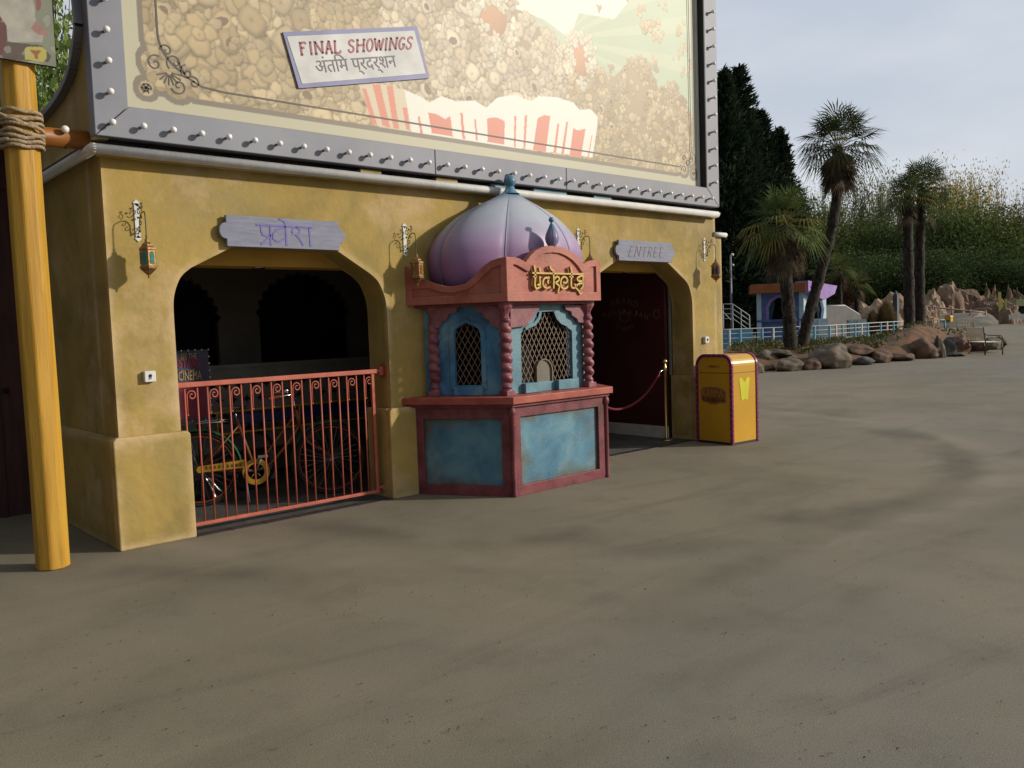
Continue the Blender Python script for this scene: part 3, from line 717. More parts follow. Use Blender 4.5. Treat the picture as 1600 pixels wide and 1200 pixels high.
# striped tub
box_ = [(560, 128), (598, 133), (632, 140), (660, 152), (672, 160), (690, 150), (712, 158), (742, 157), (760, 168), (778, 152), (805, 148), (830, 158), (842, 150), (870, 152), (896, 160), (906, 172), (922, 170), (934, 182), (934, 194), (926, 246), (760, 225), (630, 205), (585, 190)]
bp = inpoly([W(x, y) for x, y in box_]); img[bp] = lin(238, 242, 234)
lp = inpoly([W(x, y) for x, y in ((558, 126), (600, 132), (632, 140), (645, 215), (585, 195))]); img[lp] = lin(216, 206, 178)
red = lin(222, 122, 104)
for q in ([(566, 138), (572, 138), (590, 195), (582, 195)], [(582, 132), (594, 132), (610, 200), (598, 196)], [(604, 134), (614, 134), (624, 202), (615, 200)], [(629, 168), (636, 168), (641, 204), (635, 202)],
          [(653, 182), (656, 182), (661, 208), (657, 208)], [(669, 176), (682, 178), (696, 186), (704, 181), (708, 214), (675, 208)], [(719, 176), (723, 176), (727, 218), (723, 217)], [(741, 185), (744, 187), (747, 220), (744, 219)],
          [(761, 185), (775, 183), (789, 189), (788, 226), (762, 222)], [(804, 181), (807, 181), (806, 230), (803, 229)], [(820, 180), (824, 180), (821, 232), (818, 232)], [(840, 185), (850, 180), (860, 182), (853, 237), (833, 234)],
          [(871, 193), (874, 193), (869, 240), (865, 239)], [(885, 190), (888, 190), (881, 242), (877, 241)], [(896, 200), (903, 204), (915, 201), (908, 246), (890, 243)], [(925, 210), (926, 210), (920, 247), (918, 247)]):
    img[inpoly([W(x, y) for x, y in q])] = red
# cream margin outside the ornamental outline
LX, BZ, RXm = 2.38, 3.465, 9.275
def rr_in(x0, x1, z0, rad):
    dx = np.maximum(np.maximum(x0+rad-GX, GX-(x1-rad)), 0); dz = np.maximum(z0+rad-GZ, 0); return (np.hypot(dx, dz) < rad)
rad = .42
m_in = rr_in(LX, RXm, BZ, rad)
xl, zl = LX+.05, BZ+.05
orn = np.zeros((NZ, NX), bool)
for (ox, oz, r_) in ((.06, .22, .095), (.23, .07, .095), (-.01, .02, .055), (.10, .12, .10)): orn |= np.hypot(GX-(LX+ox), GZ-(BZ+oz)) < r_
for (ox, oz, r_) in ((-.05, .20, .07), (-.2, .06, .07), (.0, .02, .045)): orn |= np.hypot(GX-(RXm+ox), GZ-(BZ+oz)) < r_
keep = m_in | orn
near = np.zeros_like(keep)
for a in range(16):
    sx_, sz_ = int(round(5*math.cos(a*PI/8))), int(round(5*math.sin(a*PI/8))); near |= np.roll(np.roll(keep, sx_, 1), sz_, 0)
img[~near] = cream
img[near & ~keep] = lin(104, 98, 92)
img = np.clip((img*.80+lin(205, 190, 160)*.20)*.86, 0, 1)
V = np.stack([GX, np.full_like(GX, YP), GZ], -1).reshape(-1, 3)
ii = (np.arange(NZ-1)[:, None]*NX+np.arange(NX-1)[None]).ravel(); Q = np.stack([ii, ii+1, ii+1+NX, ii+NX], 1)
pm = mat('poster_print', (.5, .5, .5), 2, .46, spec=.34)
n = pm.node_tree; at = n.nodes.new('ShaderNodeVertexColor'); at.layer_name = 'ink'; n.links.new(at.outputs[0], n.nodes['Principled BSDF'].inputs['Base Color'])
po = meshobj('poster_print', V, Q, pm, bb_)
ca = po.data.color_attributes.new('ink', 'FLOAT_COLOR', 'POINT'); ca.data.foreach_set('color', np.concatenate([img.reshape(-1, 3), np.ones((NX*NZ, 1))], 1).astype(np.float32).ravel())
b = MB(); b.box(XI0-.02, XI1+.004, YP+.0, YP+.004, PZ1, ZI1+.05); b.build('upper_sheet', M['print_cream'], bb_)
# thin inner line and corner scrolls
b = MB(); Y0, Y1 = YP-.001, YP-.003
off = .10; rd = .42
ln = [(LX+off, 6.0), (LX+off, BZ+off+.36)]+[(LX+off+.30-.30*math.cos(R(a)), BZ+off+.36-.30*math.sin(R(a))) for a in range(0, 71, 10)]
b.stroke(ln, .014, Y0, Y1)
ln2 = [(LX+off+.36-.0, BZ+off+.0)]
b.stroke([(LX+.24, BZ+.27), (LX+.30, BZ+.16), (LX+.42, BZ+.10), (LX+.6, BZ+.085), (5.0, BZ+.085), (RXm-.3, BZ+.085)], .014, Y0, Y1)
b.stroke([(RXm-.04, 6), (RXm-.04, BZ+.3), (RXm-.08, BZ+.18)], .008, Y0, Y1); b.stroke([(RXm-.075, 6), (RXm-.075, BZ+.3)], .006, Y0, Y1)
def swirl(cx, cz, r, a0, turns, dirn, w_):
    return [(cx+r*(1-t/26)*math.cos(R(a0)+dirn*turns*2*PI*t/24), cz+r*(1-t/26)*math.sin(R(a0)+dirn*turns*2*PI*t/24)) for t in range(25)]
for (ox, oz, r_, a0, tr, dr) in ((.07, .22, .065, 60, 1.3, 1), (.24, .075, .065, 200, 1.3, 1), (.22, .25, .07, 230, 1.1, -1), (.31, .19, .06, 100, 1.2, 1), (.16, .33, .05, 180, 1.2, -1), (.36, .12, .05, 120, 1.2, -1), (-.01, .02, .04, 0, 1.6, 1)):
    b.stroke(swirl(LX+ox, BZ+oz, r_, a0, tr, dr, 0), .011, Y0, Y1)
for a in range(8):
    t = R(200+a*22); b.stroke([(LX+.17+.02*math.cos(t), BZ+.17+.02*math.sin(t)), (LX+.17+.10*math.cos(t), BZ+.17+.10*math.sin(t))], .010, Y0, Y1)
for a in range(6):
    t = R(a*60); b.stroke([(LX-.01, BZ+.02), (LX-.01+.04*math.cos(t), BZ+.02+.04*math.sin(t))], .008, Y0, Y1)
for (ox, oz, r_, a0, tr, dr) in ((-.06, .2, .05, 60, 1.3, -1), (-.2, .06, .05, 200, 1.3, -1), (-.12, .14, .05, 0, 1.2, 1), (0, .02, .03, 0, 1.4, 1), (-.2, .2, .04, 0, 1.2, 1)):
    b.stroke(swirl(RXm+ox, BZ+oz, r_, a0, tr, dr, 0), .010, Y0, Y1)
b.build('ornament_line', mat('ornament_ink', (.085, .07, .06), 4, .5), bb_)
# the notice
Yn = YP-.012
def N(px, py): q = F(px, py, Yn-.006); return (q.x, q.z)
oq = [N(442, 50), N(652, 41), N(671, 122), N(467, 138)]; iq = [N(448, 57), N(647, 48), N(665, 115), N(472, 131)]
b = MB(); b.prism(oq, Yn-.006, Yn+.008); no_ = b.build('showings_notice', mat('notice_blue', (.19, .20, .36), 4, .5), bb_)
b = MB(); b.prism(iq, Yn-.009, Yn-.005); b.build('notice_face', mat('notice_white', (.52, .53, .52), 4, .5), no_)
# hand-cut serif alphabet on a unit box
GL = {'F': [[(.15, 0), (.15, 1)], [(0, 1), (.8, 1), (.85, .85)], [(.15, .55), (.6, .58)], [(0, 0), (.3, 0)]],
      'I': [[(.5, 0), (.5, 1)], [(.3, 1), (.7, 1)], [(.3, 0), (.7, 0)]],
      'N': [[(.12, 0), (.12, 1)], [(.12, 1), (.85, .02)], [(.85, 0), (.85, 1.02)], [(0, 1), (.2, 1)], [(0, 0), (.25, 0)], [(.72, 1), (1, 1)]],
      'A': [[(.05, 0), (.5, 1.05)], [(.5, 1.05), (.92, 0)], [(.2, .35), (.75, .38)], [(-.05, 0), (.2, 0)], [(.78, 0), (1.03, 0)]],
      'L': [[(.15, 1), (.15, 0)], [(.0, 1), (.3, 1)], [(.0, 0), (.85, 0), (.95, .18)]],
      'S': [[(.85, .82), (.75, .97), (.45, 1.02), (.18, .88), (.18, .68), (.45, .54), (.75, .42), (.85, .22), (.7, .03), (.4, -.02), (.12, .08), (.08, .25)]],
      'H': [[(.12, 0), (.12, 1)], [(.85, 0), (.85, 1)], [(.12, .52), (.85, .55)], [(0, 1), (.25, 1)], [(.73, 1), (1, 1)], [(0, 0), (.25, 0)], [(.73, 0), (1, 0)]],
      'O': [arc(.5, .5, .44, 0, 360, 14, .52)],
      'W': [[(.0, 1), (.27, 0)], [(.27, 0), (.5, .9)], [(.5, .9), (.75, 0)], [(.75, 0), (1.02, 1)], [(-.1, 1), (.12, 1)]],
      'G': [[(.88, .82), (.7, .99), (.4, 1.0), (.12, .75), (.06, .45), (.2, .1), (.5, -.02), (.8, .08), (.86, .4)], [(.6, .42), (1, .42)]],
      'E': [[(.2, 1), (.12, .5), (.2, 0)], [(.15, 1), (.9, .98)], [(.14, .52), (.75, .52)], [(.18, 0), (.9, .02)]],
      'T': [[(.5, 0), (.5, 1)], [(.0, .98), (1, 1.02)]],
      'R': [[(.15, 0), (.15, 1)], [(.1, 1), (.6, 1.0), (.85, .82), (.75, .58), (.15, .5)], [(.4, .5), (.9, 0)]]}
def quadmap(q, u, v):
    a, b_, c_, d_ = [Vector(p) for p in q]; return tuple((a*(1-u)+b_*u)*v+(d_*(1-u)+c_*u)*(1-v))     # a TL b TR c BR d BL
def word(mb, q, txt, w_, y0, y1, gap=.22, widths=None):
    ws = [(.5 if ch == 'I' else (1.25 if ch in 'WNH' else (.55 if ch == ' ' else .95))) for ch in txt]; tot = sum(ws)+gap*(len(txt)-1); x = 0
    for ch, cw in zip(txt, ws):
        for st in GL.get(ch, []):
            mb.stroke([quadmap(q, (x+cw*p[0])/tot, p[1]) for p in st], w_, y0, y1)
        x += cw+gap
b = MB(); word(b, [N(467, 67), N(646, 58), N(643, 76), N(470, 86)], 'FINAL SHOWINGS', .017, Yn-.010, Yn-.013)
b.build('notice_lettering', mat('notice_red', (.30, .08, .10), 4, .5), no_)
p0, p1, p2 = N(497, 117), N(622, 107), N(499, 93)
xd = Vector((p1[0]-p0[0], 0, p1[1]-p0[1])); wl = xd.length; xd.normalize(); zd = Vector((-xd.z, 0, xd.x))
M4 = Matrix(((xd.x, 0, zd.x, p0[0]), (0, 1, 0, Yn-.010), (xd.z, 0, zd.z, p0[1]-.03), (0, 0, 0, 1)))
lettering('notice_lettering', 'अंतिम प्रदर्शन', wl, .19, M4, mat('notice_grey', (.12, .11, .14), 4, .5), no_)

# ================================================================== SIGNS OVER THE ARCHES
def plank(nm, q, lab, lobes):
    "q: four facade corners TL TR BR BL"
    Ys = -.055
    pts = [F(x, y, Ys) for x, y in q]; (tl, tr, br, bl) = [(p.x, p.z) for p in pts]
    zt = (tl[1]+tr[1])/2; zb = (bl[1]+br[1])/2; x0 = (tl[0]+bl[0])/2; x1 = (tr[0]+br[0])/2; zm = (zt+zb)/2; r = (zt-zb)*.2; h = zt-zb
    t = thing(nm, ((x0+x1)/2, 0, zm), lab, 'sign')
    R_ = arc(x1+.0, zm, r*.95, 80, -80, 10, r*1.25); L_ = arc(x0, zm, r*.95, 260, 100, 10, r*1.25)
    poly = [(x0, zt), (x1, zt), (x1, zm+r*1.3), (x1+.012, zm+r*1.28)]+[(p[0]+.012, p[1]) for p in R_]+[(x1+.012, zm-r*1.28), (x1, zm-r*1.3), (x1, zb), (x0, zb), (x0, zm-r*1.3), (x0-.012, zm-r*1.28)]+[(p[0]-.012, p[1]) for p in L_]+[(x0-.012, zm+r*1.28), (x0, zm+r*1.3)]
    b = MB(); b.prism(poly, -.055, -.02); b.build('board', M['sign'], t, bevel=.004)
    b = MB()
    for x in (x0+.15, x1-.15): b.box(x, x+.03, -.02, .0, zb+.04, zt-.04)
    build_each(b, 'batten', M['sign'], t)
    return t
s1 = plank('entrance_sign', [(353, 335), (530, 347), (530, 391), (355, 385)], 'lavender grey plank sign with purple Devanagari lettering above the gated arch', 1)
s2 = plank('entrance_sign', [(966, 375), (1050, 379), (1050, 410), (968, 407)], 'lavender grey plank sign with thin italic ENTREE lettering above the open doorway', 1)
def Cz(cx, cy): q = F(260+cx/4, 300+cy/4, -.056); return (q.x, q.z)
b = MB()
for st in ([(560, 203), (912, 222)], [(592, 210), (594, 245), (604, 268), (625, 276), (648, 262)], [(648, 212), (655, 335)], [(650, 270), (625, 300), (592, 326)],
           [(745, 218), (715, 225), (690, 235), (668, 262), (668, 292), (690, 308), (715, 306), (740, 290)], [(746, 216), (753, 335)], [(746, 208), (738, 185), (722, 175), (700, 168)],
           [(795, 262), (785, 245), (792, 228), (815, 222), (834, 235), (832, 258), (808, 268), (832, 290), (846, 312), (856, 336)], [(893, 222), (903, 342)]):
    b.stroke([Cz(*p) for p in st], .016, -.0565, -.059)
b.build('lettering', M['purple_ink'], s1)
b = MB()
def c1z(px, py): q = F(px, py, -.056); return (q.x, q.z)
word(b, [c1z(985, 385), c1z(1038, 387), c1z(1036, 402), c1z(981, 400)], 'ENTREE', .010, -.0565, -.059, gap=.3)
b.build('lettering', M['grey_ink'], s2)

# ================================================================== LANTERNS
def lantern():
    t = thing('wall_lantern', (0, 0, 0), 'x', 'lantern', 'ornate brass lanterns on scrolled wall brackets')
    b = MB(); b.box(-.018, .018, -.008, 0, -.13, .13); b.cbox((0, -.004, .135), (.036, .008, .036), Matrix.Rotation(PI/4, 4, 'Y')); b.cbox((0, -.004, -.135), (.036, .008, .036), Matrix.Rotation(PI/4, 4, 'Y'))
    b.build('back_plate', M['white_paint'], t)
    b = MB()
    b.tube(smoothpts([(0, -.008, -.10), (0, -.05, -.07), (0, -.055, -.01), (0, -.09, .04), (0, -.15, .05), (0, -.175, .03), (0, -.18, -.06), (0, -.18, -.14)], 5), .0045, 6)
    for (y, z, r, a0, dr) in ((-.04, .075, .032, 200, 1), (-.075, -.02, .026, 30, -1), (-.03, -.06, .028, 160, 1), (-.12, .085, .024, 270, 1), (-.10, .02, .020, 90, -1)):
        b.tube([(0, y+r*(1-k/18)*math.cos(R(a0)+dr*k*.45), z+r*(1-k/18)*math.sin(R(a0)+dr*k*.45)) for k in range(15)], .0035, 5)
    for (y, z) in ((-.04, .11), (-.075, .09), (-.05, -.085), (-.115, .115), (-.03, .02)): b.sphere((0, y, z), .009, 8, 6)
    b.build('bracket', M['iron'], t)
    y = -.18; prof = [(.001, .155), (.010, .15), (.006, .135), (.016, .12), (.016, .105), (.040, .085), (.046, .07), (.062, .058), (.066, .045), (.060, .04), (.060, -.075), (.068, -.08), (.066, -.095), (.045, -.115), (.022, -.135), (.010, -.145), (.006, -.165), (.001, -.17)]
    b = MB(); b.lathe([(r, z-.28) for r, z in prof], (0, y, 0), 6, smooth=False, a0=R(15), a1=R(375)); lb = b.build('lamp_body', M['antique'], t, bevel=.0025)
    b = MB()
    for k in range(6):
        a = R(15+30+60*k); nx, ny = math.cos(a), math.sin(a); ap = .060*math.cos(R(30))+.0015
        b.M = Matrix(((-ny, nx, 0, nx*ap), (nx, ny, 0, y+ny*ap), (0, 0, 1, -.28), (0, 0, 0, 1)))
        b.prism([(-.017, -.062), (.017, -.062), (.017, .008), (.010, .022), (0, .034), (-.010, .022), (-.017, .008)], 0, .002)
    return t, b
gl = [mat('green_glass', (.02, .16, .11), 9, .15), mat('amber_glass', (.22, .09, .02), 9, .15), mat('violet_glass', (.05, .03, .09), 9, .15)]
LABS = ['hanging brass lantern with green glass on the left pier beside the first arch', 'hanging brass lantern with amber glass between the gated arch and the ticket booth',
        'hanging lantern partly hidden behind the booth dome on the wall', 'hanging brass lantern with dark violet glass at the right end of the yellow wall']
lx = [(F(214, 345).x, F(214, 345).z), (F(632, 375).x, F(632, 375).z), (F(903, 378).x, F(903, 378).z), (F(1100, 390).x, F(1100, 390).z)]
for i in range(4):
    t, g_ = lantern(); t['label'] = LABS[i]; g_.build('glass_panel', [gl[min(i, 2)] if i != 2 else gl[1]], t.children[-1])
    t.location = (lx[i][0], -.001, lx[i][1])

# ================================================================== SWITCH BOXES
for (px, py, lab) in ((232, 588, 'small white key switch box on the left pier beside the gate'), (1101, 531, 'small white key switch box on the right pier above the yellow bin')):
    c = F(px, py); t = thing('switch_box', (c.x, 0, c.z), lab, 'switch box', 'white switch boxes on the yellow wall')
    b = MB(); b.box(c.x-.042, c.x+.042, -.045, 0, c.z-.042, c.z+.042); b.build('housing', M['plastic_white'], t, bevel=.005)
    b = MB(); b.lathe([(.001, .006), (.011, .006), (.013, 0)], (0, 0, 0), 12); 
    for i in range(len(b.v)): x, y, z = b.v[i]; b.v[i] = (c.x+x, -.0455-z, c.z+.006+y)
    b.box(c.x-.003, c.x+.003, -.058, -.052, c.z-.02, c.z+.012); b.build('key_switch', M['dark_metal'], t)

# ================================================================== GATE
YG = .10
gt = thing('railing_gate', (2.56, YG, 0), 'coral red metal railing gate with scrolls closing the first arch', 'gate')
b = MB(); b.box(2.515, 4.40, YG-.028, YG+.028, 1.195, 1.235); b.build('top_rail', M['coral'], gt, bevel=.004)
b = MB(); b.box(2.52, 4.38, YG-.016, YG+.016, .055, .083); b.build('bottom_rail', M['coral'], gt, bevel=.003)
b = MB(); b.box(4.345, 4.375, YG-.015, YG+.015, .083, 1.195); b.build('end_stile', M['coral'], gt, bevel=.003)
b = MB(); b.tube([(4.39, YG, 1.215), (4.50, YG, 1.215)], .018, 8); b.lathe([(.03, -.04), (.03, .04)], (4.46, YG, 1.215), 12); b.box(4.485, 4.50, YG-.05, YG+.05, 1.15, 1.28); b.build('hinge', M['coral'], gt)
b = MB(); b.tube([(4.375, YG, .10), (4.50, YG, .10)], .015, 8); b.lathe([(.026, -.03), (.026, .03)], (4.44, YG, .10), 12); b.build('hinge', M['coral'], gt)
step = .187
x = 2.585; k = 0; bars = []
while x < 4.33:
    bars.append((x, True)); 
    if x+.103 < 4.33: bars.append((x+.103, False))
    x += step
sb = None; pb = None
for (x, scr) in bars:
    if pb is None: b = MB(); b.tube([(0, 0, .083), (0, 0, 1.195)], .0075, 8); pb = b.build('bar', M['coral'], gt); pb.location = (x-gt.location.x, 0, 0); pb.data.transform(Matrix.Translation(gt.location))
    else: o = pb.copy(); C.objects.link(o); o.location = (x-gt.location.x, 0, 0)
    if scr:
        if sb is None:
            b = MB(); P_ = [(.016, 0, .97), (.016, 0, 1.10)]+[(.016+.04-.04*math.cos(R(a))*(1-a/620), 0, 1.125+.045*math.sin(R(a))*(1-a/620)) for a in range(0, 500, 20)]
            b.tube(P_, .006, 6); b.sphere((.016, 0, .968), .009, 8, 6); sb = b.build('scroll', M['coral'], gt); sb.location = (x-gt.location.x, 0, 0); sb.data.transform(Matrix.Translation(gt.location))
        else: o = sb.copy(); C.objects.link(o); o.location = (x-gt.location.x, 0, 0)

# ================================================================== BICYCLE behind the gate
rw = Vector((3.06, 1.10, .355)); fw_ = Vector((4.20, .66, .355))
ang = math.atan2(fw_.y-rw.y, fw_.x-rw.x); L = (fw_-rw).to_2d().length
bk = thing('bicycle', (rw.x, rw.y, 0), 'painted old roadster bicycle with yellow chain guard and green mudguards behind the gate', 'bicycle')
BM = Matrix.Translation((rw.x, rw.y, 0)) @ Matrix.Rotation(ang, 4, 'Z')
b_red = mat('bike_red', [(.16, .02, .014), (.20, .05, .014)], 9, .4); b_or = mat('bike_orange', [(.20, .085, .018), (.18, .045, .014)], 12, .4); b_gr = mat('bike_green', (.03, .16, .07), 6, .35)  # bike and rickshaw colours darkened to stand in for shade behind the gate
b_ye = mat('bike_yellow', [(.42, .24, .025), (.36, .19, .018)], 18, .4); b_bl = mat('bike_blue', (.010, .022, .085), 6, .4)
for cx in (0, L):
    def circ(r, n=40, y=0): return [(cx+r*math.cos(2*PI*i/n), y, .355+r*math.sin(2*PI*i/n)) for i in range(n)]
    b = MB(); b.M = BM; b.tube(circ(.338), .018, 8, closed=True); wh = b.build('wheel', M['rubber'], bk)
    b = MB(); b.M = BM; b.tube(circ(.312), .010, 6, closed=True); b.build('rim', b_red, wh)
    b = MB(); b.M = BM
    for i in range(28):
        a = 2*PI*i/28; s_ = .025 if i % 2 else -.025; b.tube([(cx+.02*math.cos(a+.6), s_, .355+.02*math.sin(a+.6)), (cx+.305*math.cos(a), 0, .355+.305*math.sin(a))], .0012, 4, cap=False)
    b.build('spokes', M['chrome'], wh)
    b = MB(); b.M = BM; b.tube([(cx, -.05, .355), (cx, .05, .355)], .018, 10); b.build('hub', M['chrome'], wh)
    b = MB(); b.M = BM; a0, a1 = ((5, 190) if cx == 0 else (60, 200)); n_ = 18; V_ = []
    for i in range(n_+1):
        a = R(a0+(a1-a0)*i/n_)
        for (dr, dy) in ((.372, -.028), (.385, 0), (.372, .028)): V_.append((cx+dr*math.cos(a), dy, .355+dr*math.sin(a)))
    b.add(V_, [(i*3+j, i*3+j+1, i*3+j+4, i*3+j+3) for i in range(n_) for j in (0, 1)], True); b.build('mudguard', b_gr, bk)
bbk = (.50, 0, .30); st = (.355, 0, .80); hd = (.905, 0, .86); hb = (.935, 0, .70)
b = MB(); b.M = BM
b.tube([bbk, st], .015, 8); b.tube([hb, hd], .019, 8); b.tube(smoothpts([(hb[0]-.005, 0, hb[2]), (.78, 0, .50), (.62, 0, .34), bbk], 5), .014, 8)
b.tube(smoothpts([(hd[0]+.005, 0, hd[2]-.03), (.74, 0, .62), (.58, 0, .43), (.46, 0, .40)], 5), .012, 8)
for s_ in (-.05, .05): b.tube([(bbk[0], s_*.6, bbk[2]), (0, s_, .355)], .009, 6); b.tube([(st[0]+.01, s_*.3, .74), (0, s_, .355)], .008, 6)
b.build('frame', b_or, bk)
b = MB(); b.M = BM
for s_ in (-.05, .05): b.tube(smoothpts([(hb[0]+.008, s_*.7, .70), (1.0, s_, .55), (L-.05, s_, .42), (L, s_, .355)], 4), .009, 6)
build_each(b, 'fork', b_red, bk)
b = MB(); b.M = BM; b.tube([hd, (.885, 0, .97)], .011, 8); b.tube(smoothpts([(.66, -.27, 1.0), (.78, -.27, 1.02), (.90, -.18, 1.02), (.90, 0, .97), (.90, .18, 1.02), (.78, .27, 1.02), (.66, .27, 1.0)], 5), .010, 8); b.sphere((.80, -.22, 1.06), .03, 10, 6); b.build('handlebar', M['chrome'], bk)
b = MB(); b.M = BM; b.tube([(.64, -.27, 1.0), (.74, -.27, 1.015)], .017, 8); b.tube([(.64, .27, 1.0), (.74, .27, 1.015)], .017, 8); build_each(b, 'handle_grip', b_red, bk)
b = MB(); b.M = BM; b.tube([st, (.345, 0, .88)], .011, 8)
b.build('seat_post', M['chrome'], bk)
b = MB(); b.M = BM; b.add([(.20, -.09, .93), (.20, .09, .93), (.32, -.08, .93), (.32, .08, .93), (.47, -.025, .92), (.47, .025, .92), (.20, -.08, .885), (.20, .08, .885), (.32, -.06, .89), (.32, .06, .89), (.47, -.02, .895), (.47, .02, .895)],
      [(0, 1, 3, 2), (2, 3, 5, 4), (6, 8, 9, 7), (8, 10, 11, 9), (0, 6, 7, 1), (4, 5, 11, 10), (0, 2, 8, 6), (2, 4, 10, 8), (1, 7, 9, 3), (3, 9, 11, 5)]); b.build('saddle', M['rubber'], bk, bevel=.01)
b = MB(); b.M = BM
for (y_, z_) in ((.09, .60), (-.09, .60)): b.tube([(-.22, y_, .80), (.30, y_, .80)], .005, 6)
for x_ in (-.22, -.1, .05, .2, .30): b.tube([(x_, -.09, .80), (x_, .09, .80)], .005, 6)
for s_ in (-.07, .07): b.tube([(-.18, s_, .80), (0, s_*.8, .36)], .004, 6)
b.build('luggage_rack', M['chrome'], bk)
b = MB(); b.M = BM; yc = -.065
ring = [(bbk[0]+.125*math.cos(2*PI*i/32), bbk[2]+.125*math.sin(2*PI*i/32)) for i in range(32)]; hole = [(bbk[0]+.078*math.cos(2*PI*i/24), bbk[2]+.078*math.sin(2*PI*i/24)) for i in range(24)]
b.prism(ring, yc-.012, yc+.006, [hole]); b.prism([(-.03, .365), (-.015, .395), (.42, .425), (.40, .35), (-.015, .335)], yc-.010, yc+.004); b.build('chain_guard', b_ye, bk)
b = MB(); b.M = BM
for i in range(9): b.box(.05+i*.038, .068+i*.038, yc-.012, yc-.0105, .362, .392)
b.build('guard_marking', mat('guard_mark', (.10, .06, .02), 9, .5), bk)
b = MB(); b.M = BM
for i in range(5): a = R(20+72*i); b.tube([bbk, (bbk[0]+.08*math.cos(a), yc*.6, bbk[2]+.08*math.sin(a))], .006, 6)
b.tube([(bbk[0], yc-.02, bbk[2]), (bbk[0]+.06, yc-.02, bbk[2]+.15)], .009, 6); b.box(bbk[0]+.02, bbk[0]+.11, yc-.10, yc-.03, bbk[2]+.14, bbk[2]+.165); b.build('crank', M['chrome'], bk)
b = MB(); b.M = BM; b.tube([(bbk[0]-.10, -.07, .30), (bbk[0]-.08, -.13, .02)], .012, 6); b.tube([(bbk[0]-.10, .07, .30), (bbk[0]-.08, .13, .02)], .012, 6); build_each(b, 'kickstand', b_bl, bk)

# low lattice balustrade behind the bicycle
bl = thing('lattice_balustrade', (4.0, 2.05, 0), 'dim pale pierced lattice screen standing in the dark behind the bicycle', 'screen')
b = MB(); holes = []
zb0 = .42
for r_ in range(4):
    for c_ in range(22):
        cx = 2.75+c_*.155+(.0775 if r_ % 2 else 0); cz = .60+r_*.155; s_ = .052
        if cx > 5.85: continue
        holes.append([(cx-s_, cz), (cx-s_*.3, cz-s_*.3), (cx, cz-s_), (cx+s_*.3, cz-s_*.3), (cx+s_, cz), (cx+s_*.3, cz+s_*.3), (cx, cz+s_), (cx-s_*.3, cz+s_*.3)])
b.prism([(2.6, zb0), (2.6, 1.25), (5.95, 1.25), (5.95, zb0)], 2.03, 2.07, holes); b.build('pierced_panel', M['interior_trim'], bl)
b = MB(); b.box(2.6, 5.95, 2.01, 2.09, .36, .42); b.box(2.6, 5.95, 2.0, 2.1, 1.25, 1.29)
for x in (2.62, 4.2, 5.8): b.box(x, x+.08, 2.0, 2.1, .003, .36)
build_each(b, 'screen_frame', M['interior_trim'], bl)
rk = thing('rickshaw', (4.6, 1.62, 0), 'dark three wheeled rickshaw with blue side panel half hidden behind the bicycle', 'rickshaw')
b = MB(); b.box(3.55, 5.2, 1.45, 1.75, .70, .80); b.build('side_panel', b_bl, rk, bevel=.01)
b = MB(); b.tube([(3.2, 1.45, .84), (5.3, 1.45, .84)], .012, 6); b.tube([(3.2, 1.45, .62), (5.3, 1.45, .62)], .012, 6)
for x in (3.4, 4.3, 5.15): b.tube([(x, 1.45, .62), (x, 1.45, .84)], .01, 6)
build_each(b, 'rail', b_ye, rk)
for x in (3.75, 5.0):
    b = MB(); b.tube([(x+.30*math.cos(2*PI*i/32), 1.55, .32+.30*math.sin(2*PI*i/32)) for i in range(32)], .02, 6, closed=True)
    for i in range(12): a = PI*i/12; b.tube([(x+.3*math.cos(a), 1.55, .32+.3*math.sin(a)), (x-.3*math.cos(a), 1.55, .32-.3*math.sin(a))], .0015, 4)
    b.build('wheel', M['rubber'], rk)

# ================================================================== POSTER STAND inside
YS = 1.35
q = [F(274, 548, YS), F(325, 546, YS), F(325, 655, YS)]
xL, xR, zT, zB = 2.72, q[1].x, q[1].z, q[2].z
ps = thing('poster_stand', ((xL+xR)/2, YS, 0), 'navy and maroon poster stand edged with small bulbs reading SEE THE STARS IN THE CINEMA', 'poster stand')
b = MB(); b.box(xL, xR, YS, YS+.04, zB, zT); b.build('board', mat('navy_print', [(.03, .03, .07), (.05, .045, .09)], 4, .6), ps)
b = MB(); zsplit = F(300, 600, YS).z
b.box(xL+.05, xR-.03, YS-.004, YS-.001, zB+.02, zsplit); b.build('lower_print', mat('crimson_print', [(.14, .012, .035), (.20, .02, .05)], 4, .6), ps)
b = MB(); b.box(xL+.1, xL+.14, YS, YS+.04, 0, zB); b.box(xR-.14, xR-.1, YS, YS+.04, 0, zB); b.box(xL+.04, xR-.04, YS-.12, YS+.2, 0.003, .03); build_each(b, 'stand_leg', M['dark_metal'], ps)
b = MB(); n_ = 9
for i in range(n_+1): b.sphere((xL+(xR-xL)*i/n_, YS-.005, zT), .009, 6, 5); b.sphere((xL+(xR-xL)*i/n_, YS-.005, zB), .007, 6, 5)
for i in range(1, 10): b.sphere((xR, YS-.005, zB+(zT-zB)*i/10), .009, 6, 5); b.sphere((xL, YS-.005, zB+(zT-zB)*i/10), .009, 6, 5)
tag(b.build('border_bulbs', M['bulb'], ps), 'row of tiny white bulbs round the board edge', None)
def tline(body, pL, pR, hgt, m):
    a = F(*pL, YS); c = F(*pR, YS); M4 = Matrix.Translation((a.x, YS-.005, a.z)); lettering('poster_lettering', body, c.x-a.x, hgt, M4, m, ps)
yl = mat('poster_yellow', (.42, .30, .12), 5, .6); rd_ = mat('poster_red', (.35, .015, .03), 5, .6)
tline('SEE THE', (282, 562), (307, 561), .055, yl); tline('STARS', (279, 575), (312, 574), .075, rd_); tline('IN THE', (283, 581.5), (304, 580.5), .022, yl); tline('CINEMA', (279, 595), (315, 593), .085, yl)

